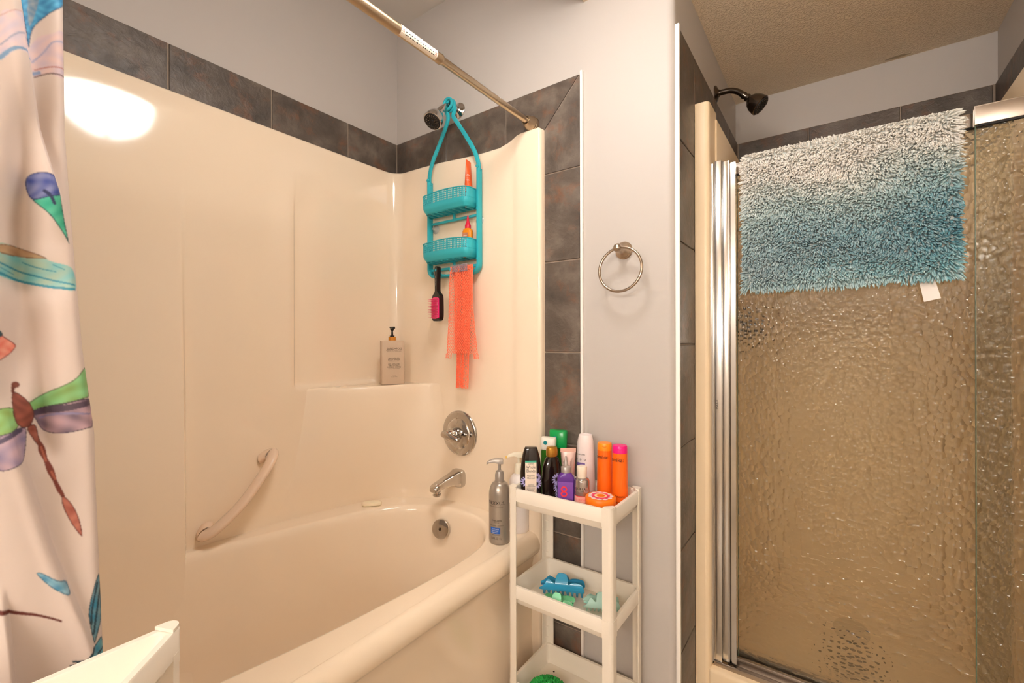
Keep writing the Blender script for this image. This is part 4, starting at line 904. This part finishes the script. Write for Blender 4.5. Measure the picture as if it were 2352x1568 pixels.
# two orange bottles
M_OR = mat('orange_plastic', 'f5690a', .38)
def orange_bottle(label, x, y, cap_m):
    t_ = bt('orange_bottle', label, x, y)
    obj('body', sloft([(.0225, .021, 2, 0), (.0232, .0215, 2, .003), (.0228, .0212, 2, .06), (.0215, .020, 2, .171)], 40), M_OR, t_)
    cp = obj('cap', sloft([(.0218, .0203, 2, .1705), (.0212, .0198, 2, .189), (.020, .0188, 2, .192), (.004, .004, 2, .1925)], 40), cap_m, t_)
    obj('lip', xf(lathe([(0, 0), (.007, 0), (.005, .0012), (0, .0014)], 18), T(0, -.0198, .1845) @ rot_to((0, -1, .2)) @ Matrix.Scale(.4, 4, (0, 1, 0))), cap_m, cp)
    letters('lettering', ([('amika:', .0155, -.006, .148), ('normcore', .0095, -.003, .045), ('signature', .006, .0, .030), ('shampoo', .006, .0, .023), ('nourish', .0055, .0, .013)], front_cyl(.0226, -.12, .0008)), M_INK, t_)
orange_bottle('orange bottle with orange flip cap, left of the pair on the cart', 1.036, -.082, mat('orange_cap', 'fb8f12', .35))
orange_bottle('orange bottle with hot pink flip cap at the right end of the cart', 1.0865, -.088, mat('pink_cap', 'ee0f7f', .35))
# jar
t_ = bt('orange_jar', 'flat round orange jar with a pink flower printed on its lid', 1.066, -.176, 0, 'jar')
obj('base', lathe([(0, 0), (.039, 0), (.041, .003), (.041, .036), (0, .036)], 52), mat('jar_orange', 'f77a0c', .35), t_)
lid = obj('lid', lathe([(0, .0355), (.0415, .0355), (.0424, .037), (.0424, .060), (.041, .0625), (.038, .0635), (0, .0637)], 52), mat('jar_orange', 'f77a0c', .35), t_)
def disc(r, z, n=40): return [(r * cos(2 * PI * k / n), r * sin(2 * PI * k / n), z) for k in range(n)], [tuple(range(n))]
def petals(r, a, n, z, ph=0): return join(*[([(r * cos(ph + 2 * PI * k / n) + a * cos(t), r * sin(ph + 2 * PI * k / n) + a * sin(t), z) for t in np.linspace(0, 2 * PI, 15)[:-1]], [tuple(range(14))]) for k in range(n)])
obj('outer_petal_print', petals(.0265, .0088, 11, .0642), mat('pale_petal', 'ecd9d6', .5), lid)
obj('pink_petal_print', petals(.0205, .0068, 11, .0645, .28), mat('pink_petal', 'f0446f', .5), lid)
obj('cream_disc_print', disc(.0175, .0648), mat('cream_disc', 'f6d9a0', .5), lid)
obj('centre_print', disc(.0115, .0651), mat('jar_orange', 'f77a0c', .35), lid)

# ================================================================== HAIR CLIPS ON THE MIDDLE TRAY
ZM = .3442
def clip(label, x, y, rz, w_, h, m, m2, tilt):
    t_ = S('claw_clip', label, 'hair clip', (x, y, ZM + .0008), rz=rz)
    # one comb side: scalloped wings above, teeth below; two sides meet at the hinge
    N = 9; sh = []
    up = spline([(-.5, .42), (-.40, .56), (-.30, .80), (-.22, .72), (-.15, .66), (-.13, .86), (-.08, 1.0), (.08, 1.0), (.13, .86), (.15, .66), (.22, .72), (.34, .74), (.46, .66), (.5, .42)], 50)
    lowp = [(.5, .36)]
    for k in range(N):
        a = .47 - k * .94 / N; lowp += [(a, .34), (a - .012, .02), (a - .028, 0), (a - .05, .02), (a - .058, .34)]
    poly = [(p[0] * w_, p[1] * h) for p in list(up) + lowp + [(-.5, .36)]]
    for s_ in (-1, 1):
        v, f = prism(poly, -.001, .001, 'xzy')
        v = [(a[0], a[1] + s_ * (.002 + .020 * sin(min(1, a[2] / h) * PI) - (.010 if a[2] > .75 * h else 0) * 0), a[2]) for a in v]
        if s_ > 0: v = [(a[0], a[1] * .9, a[2] * .93) for a in v]
        o = obj('comb', (v, f), m, t_)
    obj('spring', tube([(-.012 + .024 * k / 60, .0045 * cos(k * .8), h * .55 + .0045 * sin(k * .8)) for k in range(61)], .0008, 5), M_NICKEL, t_)
    obj('hinge', box(-w_ * .48, w_ * .48, -.003, .003, h * .40, h * .45, .001), m2, t_)
    t_.rotation_euler = (tilt, 0, rz); return t_
mB = mat('blue_clip', '3aa6d6', .15, trans=.1); mB2 = mat('blue_clip_dark', '1878ac', .2)
clip('large translucent blue claw clip on the middle cart tray', .912, -.122, .42, .138, .068, mB, mB2, 0)
mG = mat('green_clip', '86e0aa', .25, trans=.1); mG2 = mat('green_clip_dark', '2fa064', .3)
clip('light green claw clip in front of the blue one', .932, -.186, .36, .100, .044, mG, mG2, 0)
mM = mat('mint_clip', 'c8f0e4', .15, trans=.2); mM2 = mat('mint_clip_dark', 'aee4d6', .2)
clip('pale mint claw clip at the right of the middle tray', 1.045, -.128, .50, .105, .056, mM, mM2, 0)
# chenille scrubber and small metal cup on the bottom tray
ZL = .0542
t_ = S('chenille_scrubber', 'bright green chenille scrubbing mitt on the bottom cart tray', 'scrubber', (.888, -.172, ZL), rz=.55)
M_CHN = mat('green_chenille', '2fae4e', .7)
core = sloft([(.030, .022, 2.3, .001), (.046, .033, 2.4, .010), (.048, .035, 2.4, .022), (.042, .030, 2.4, .034), (.026, .016, 2.2, .042)], 36)
obj('core', core, M_CHN, t_)
tf = []
for k in range(900):
    a = random.uniform(0, 2 * PI); v_ = random.uniform(-.1, 1); rr_ = math.sqrt(1 - v_ * v_)
    n = Vector((rr_ * cos(a), rr_ * sin(a), v_)); p = Vector((n.x * .047, n.y * .034, .020 + n.z * .022))
    d = (n + Vector([random.uniform(-.35, .35) for _ in range(3)])).normalized(); L_ = random.uniform(.008, .012)
    tf.append(xf(lathe([(0, 0), (.0021, .001), (.0023, L_ * .6), (.0014, L_), (0, L_ + .0006)], 5), T(*p) @ rot_to(d)))
o = obj('tufts', join(*tf), M_CHN, t_, angle=80); o['kind'] = 'stuff'
t_ = S('metal_cup', 'small dark metal cup beside the green scrubber', 'cup', (.984, -.120, ZL))
obj('body', lathe([(0, 0), (.012, 0), (.0135, .002), (.0155, .026), (.0148, .026), (.0128, .004), (0, .003)], 32), M_BRONZE, t_)
obj('rim', tube([(.0152 * cos(a), .0152 * sin(a), .026) for a in np.linspace(0, 2 * PI, 33)[:-1]], .0009, 6, True), M_NICKEL, t_)

# ================================================================== SHOWER STALL
stall = S('shower_stall', 'almond acrylic shower stall behind the hammered glass door', 'shower', (1.65, .6, 0))
def sp(name, me, m=M_ALMOND2, parent=stall, **k): return obj(name, me, m, parent, world=True, **k)
SX0, SX1, SY0, SY1, SZ = 1.278, 2.016, .196, .955, 1.90
# front column at the left, rounded edge, its return and the side wall behind it
def column(x0, x1, s):
    P = [(x0, SY0), (x1 - s * .014, SY0)] + [(x1 - s * .014 + s * .014 * sin(a), SY0 + .014 - .014 * cos(a)) for a in np.linspace(0, PI / 2, 6)] + [(x1, SY0 + .11), (x0, SY0 + .11)]
    return P
pc = prism(column(XS + .0105, SX0 - .006, 1), 0, SZ); sp('front_column', pc, angle=50)
pc = prism(column(2.066, SX1 + .006, -1), 0, SZ); sp('front_column', pc, angle=50)
sp('side_wall', box(XS + .0105, SX0, SY0 + .09, YB - .01, .05, 1.875, .004))
sp('side_wall', box(SX1, 2.066, SY0 + .09, YB - .01, .05, 1.875, .004))
sp('back_wall', box(SX0, SX1, SY1, YB - .01, .05, 1.875, .004))
for x, s in ((SX0, 1), (SX1, -1)):
    cv = [(x, SY1)] + [(x + s * (.09 - .09 * sin(a)), SY1 - .09 + .09 * cos(a)) for a in np.linspace(0, PI / 2, 8)]
    sp('corner_cove', prism(cv, .05, 1.86), angle=60)
# pan with threshold
sp('pan', grid(lambda u, v: (u, v, .045 + .02 * (math.hypot((u - 1.645) / .37, (v - .56) / .38)) ** 2), np.linspace(SX0 - .01, SX1 + .01, 20), np.linspace(SY0 + .10, SY1 + .01, 20)))
sp('threshold', box(SX0 - .012, SX1 + .012, SY0, SY0 + .125, 0, .082, .010, 3))
dr = sp('drain', mv(lathe([(0, 0), (.056, 0), (.056, .003), (.05, .005), (0, .005)], 36), 1.645, .56, .046), M_BRONZE)
sp('grate', join(*[mv(box(-.004, .004, -.004, .004, 0, .0006), 1.645 + i * .0125, .56 + j * .0125, .0509) for i in range(-3, 4) for j in range(-3, 4) if i * i + j * j < 12]), M_DARK, dr)
t_ = S('shower_valve', 'round metal shower valve seen blurred through the hammered glass', 'faucet', (SX0, .66, 1.19))
obj('escutcheon', xf(lathe([(0, 0), (.085, 0), (.083, .006), (.05, .012), (0, .014)], 36), rot_to((1, 0, 0))), M_CHROME, t_)
obj('handle', xf(lathe([(.026, .01), (.026, .045), (.034, .05), (.036, .07), (.030, .078), (0, .08)], 26), rot_to((1, 0, 0))), M_BRONZE, t_)

# ================================================================== SHOWER DOOR
door = S('shower_door', 'sliding shower door of hammered glass in a bright aluminium frame', 'shower door', (1.65, .24, .08))
def dp(name, me, m=M_ALU, parent=door, **k): return obj(name, me, m, parent, world=True, **k)
JZ0, JZ1 = .088, 1.712
jx = SX0 - .006
j_ = dp('wall_jamb', join(box(jx, jx + .006, .222, .300, JZ0, JZ1 - .008), box(jx + .004, jx + .030, .2265, .236, JZ0 + .008, JZ1, .0015), box(jx + .030, jx + .047, .232, .242, JZ0 + .01, JZ1 - .004, .0015), box(jx + .046, jx + .051, .236, .246, JZ0, JZ1 - .004)), M_ALU)
dp('jamb_groove', box(jx + .048, jx + .058, .244, .250, JZ0, JZ1 - .012), M_BRONZE, j_)
letters('lettering', ([('MAAX', .011, 0, 0)], lambda u, v: (jx + .020 - v, .2262, .925 + u)), M_INK, j_, world=True)
# bumper strip with rounded foot
rp = [(jx + .056, JZ0 + .022), (jx + .058, JZ0 + .010), (jx + .063, JZ0 + .004), (jx + .070, JZ0 + .002), (jx + .070, JZ1 - .012), (jx + .056, JZ1 - .012)]
dp('edge_stile', prism(rp, .236, .252, 'xzy'), M_ALU)
tr_ = dp('bottom_track', join(box(jx + .001, 2.02, .222, .228, .079, .096, .002), box(jx + .001, 2.02, .228, .300, .079, .085), box(jx + .060, 2.02, .2545, .268, .085, .112, .002), box(jx + .060, 2.02, .286, .300, .085, .118, .002)), M_ALU2)
dp('rust_line', box(jx + .075, 2.02, .231, .236, .085, .0856), mat('rust_stain', '8a5427', .8), tr_)
def panel(x0, x1, y, z0, z1, rail_h, rail_z, ext, label, edge_m):
    p_ = dp('glass_panel', box(x0, x1, y - .003, y + .003, z0, z1), M_HAMMER); p_['label'] = label; p_.data.materials.append(M_PLAIN)
    for q in p_.data.polygons: q.material_index = 0 if q.normal.y < -.5 else 1
    dp('top_rail', join(box(x0 - ext[0], x1 + ext[1], y - .011, y - .0032, rail_z, rail_z + rail_h, .0015), box(x0 - ext[0], x1 + ext[1], y - .011, y + .011, rail_z + rail_h - .003, rail_z + rail_h + .001, .001), box(x0 - ext[0], x1 + ext[1], y + .0032, y + .011, rail_z, rail_z + rail_h, .0015)), M_ALU2, p_)
    dp('gasket', box(x0, x1, y - .0095, y - .0033, rail_z - .005, rail_z), M_DARK, p_)
    dp('edge', box(x0 - .0016, x0, y - .003, y + .003, z0, z1), edge_m, p_)
    return p_
mE = mat('green_glass_edge', '5f6f5a', .3)
panel(1.342, 1.952, .276, .105, 1.700, .034, 1.670, (.003, .0), 'textured glass panel with the bath mat over its rail', mE)
panel(1.884, 2.012, .246, .110, 1.690, .046, 1.664, (.004, .0), 'nearer textured glass panel at the right', mE)

# ================================================================== BATH MAT OVER THE DOOR
mat_ = S('bath_mat', 'shaggy bath mat fading from white to teal, draped over the shower door', 'bath mat', (1.61, .25, 1.29))
MX0, MX1, MZ0, MZ1 = 1.363, 1.856, 1.293, 1.716
def mcol(u, v):
    """u 0..1 left to right, v 0..1 bottom to top -> colour"""
    t = v + .10 * (u - .5) * -1.0 + .05 * sin(u * 9 + v * 5) + random.uniform(-.05, .05)
    stops = [(0, '9cc6cc'), (.05, '6fb0bc'), (.20, '468a9c'), (.38, '629dac'), (.55, 'a0c2c6'), (.68, 'd6e0dc'), (.82, 'f6f0e8'), (1, 'fbf4ec')]
    k = 1 + .35 * (u - .55)   # deeper colour to the right
    for (a, ca_), (b_, cb) in zip(stops[:-1], stops[1:]):
        if t <= b_ or b_ == 1:
            q = min(1, max(0, (t - a) / (b_ - a))); c1 = np.array(lin(ca_)[:3]); c2 = np.array(lin(cb)[:3]); c = c1 * (1 - q) + c2 * q; break
    pale = np.array(lin('d9d6cd')[:3]); s = min(1, max(0, .25 + .55 * (1 - u) * (1 - v) - .2 * u)); c = c * (1 - s * .5) + pale * s * .5
    q = random.uniform(0, .42) ** 1.3; c = np.clip(c ** .85 * 1.05, 0, .97); return (c * (1 - q) + np.array((.86, .86, .84)) * q) * random.uniform(.92, 1.03)
zt_rail = 1.7105
def drape(v):
    """v metres below the fold on the front -> (y,z) ; negative goes over the back"""
    return (.2595, zt_rail - v)
obj('backing', join(box(MX0, MX1, .256, .2635, MZ0, zt_rail, .002), box(MX0, MX1, .256, .296, zt_rail - .001, zt_rail + .006, .002), box(MX0, MX1, .2885, .296, 1.55, zt_rail, .002)), mat('mat_backing', 'd5dad6', .8), mat_, world=True)
V = []; F = []; Cc = []
def tuft(p, d, L_, r, c):
    d = d.normalized(); s = d.cross(Vector((.3, .5, .8))).normalized(); u = d.cross(s); n = len(V); sag = Vector((0, 0, -L_ * .35))
    for k, (q, rr_) in enumerate(((0, .9), (.45, 1.15), (.85, .8))):
        cpt = p + d * (L_ * q) + sag * q * q
        for j in range(4): V.append(tuple(cpt + s * (r * rr_ * cos(PI / 2 * j)) + u * (r * rr_ * sin(PI / 2 * j))))
    V.append(tuple(p + d * L_ + sag))
    for k in range(2):
        for j in range(4): F.append((n + 4 * k + j, n + 4 * k + (j + 1) % 4, n + 4 * k + 4 + (j + 1) % 4, n + 4 * k + 4 + j))
    for j in range(4): F.append((n + 8 + j, n + 8 + (j + 1) % 4, n + 12))
    for q in (0, .45, .85): Cc.extend([c * (.92 + .1 * q)] * 4)
    Cc.append(c * 1.02)
nx, nz2 = 116, 98
for i in range(nx):
    for j in range(nz2):
        u = (i + random.random()) / nx; v = (j + random.random()) / nz2
        p = Vector((MX0 + (MX1 - MX0) * u, .2565, MZ0 + (zt_rail + .004 - MZ0) * v))
        lx = .5 * sin(u * 14 + v * 6) + .6 * sin(u * 41 - v * 33 + 2 * sin(v * 19)); lz = .5 * sin(v * 17 + u * 9) + .6 * sin(v * 47 + u * 29 + 2 * sin(u * 23)) - .25
        ex = (-1 if u < .03 else 1 if u > .97 else 0) * .9; ez_ = (-.9 if v < .03 else .8 if v > .97 else 0)
        d = Vector((lx * .62 + ex + random.uniform(-.5, .5), -1 + random.uniform(-.15, .15), lz * .5 + ez_ + random.uniform(-.5, .5)))
        tuft(p, d, random.uniform(.015, .022), random.uniform(.0021, .0028), mcol(u, v))
for k in range(1500):   # over the fold
    u = random.random(); a = random.uniform(0, PI * .9)
    p = Vector((MX0 + (MX1 - MX0) * u, .276 - .0195 * cos(a), zt_rail + .005)); tuft(p, Vector((random.uniform(-.4, .4), -cos(a), .55 + sin(a) * .4)), random.uniform(.010, .015), .0016, mcol(u, 1.0))
pme = bpy.data.meshes.new('pile'); pme.from_pydata(V, [], F); Cc = np.array(Cc)
ca = pme.color_attributes.new('dye', 'FLOAT_COLOR', 'POINT'); ca.data.foreach_set('color', np.concatenate([Cc, np.ones((len(V), 1))], 1).ravel().astype(np.float32))
mp = bpy.data.materials.new('dyed_pile'); mp.use_nodes = True; nt = mp.node_tree; nt.nodes.remove(nt.nodes['Principled BSDF'])
at = nt.nodes.new('ShaderNodeAttribute'); at.attribute_name = 'dye'; df = nt.nodes.new('ShaderNodeBsdfDiffuse'); tl = nt.nodes.new('ShaderNodeBsdfTranslucent'); mxs = nt.nodes.new('ShaderNodeMixShader'); mxs.inputs[0].default_value = .18
for n_ in (df, tl): nt.links.new(at.outputs['Color'], n_.inputs['Color'])
nt.links.new(df.outputs[0], mxs.inputs[1]); nt.links.new(tl.outputs[0], mxs.inputs[2]); nt.links.new(mxs.outputs[0], nt.nodes['Material Output'].inputs['Surface'])
pme.materials.append(mp); pme.polygons.foreach_set('use_smooth', [True] * len(pme.polygons))
po = bpy.data.objects.new('pile', pme); col.objects.link(po); po.parent = mat_; po.location = (-1.61, -.25, -1.29); po['kind'] = 'stuff'
tg = [(1.777, 1.300), (1.808, 1.300), (1.822, 1.240), (1.789, 1.232)]
obj('care_label', prism(tg, .2570, .2578, 'xzy'), mat('white_label', 'eee7e2', .6), mat_, world=True)
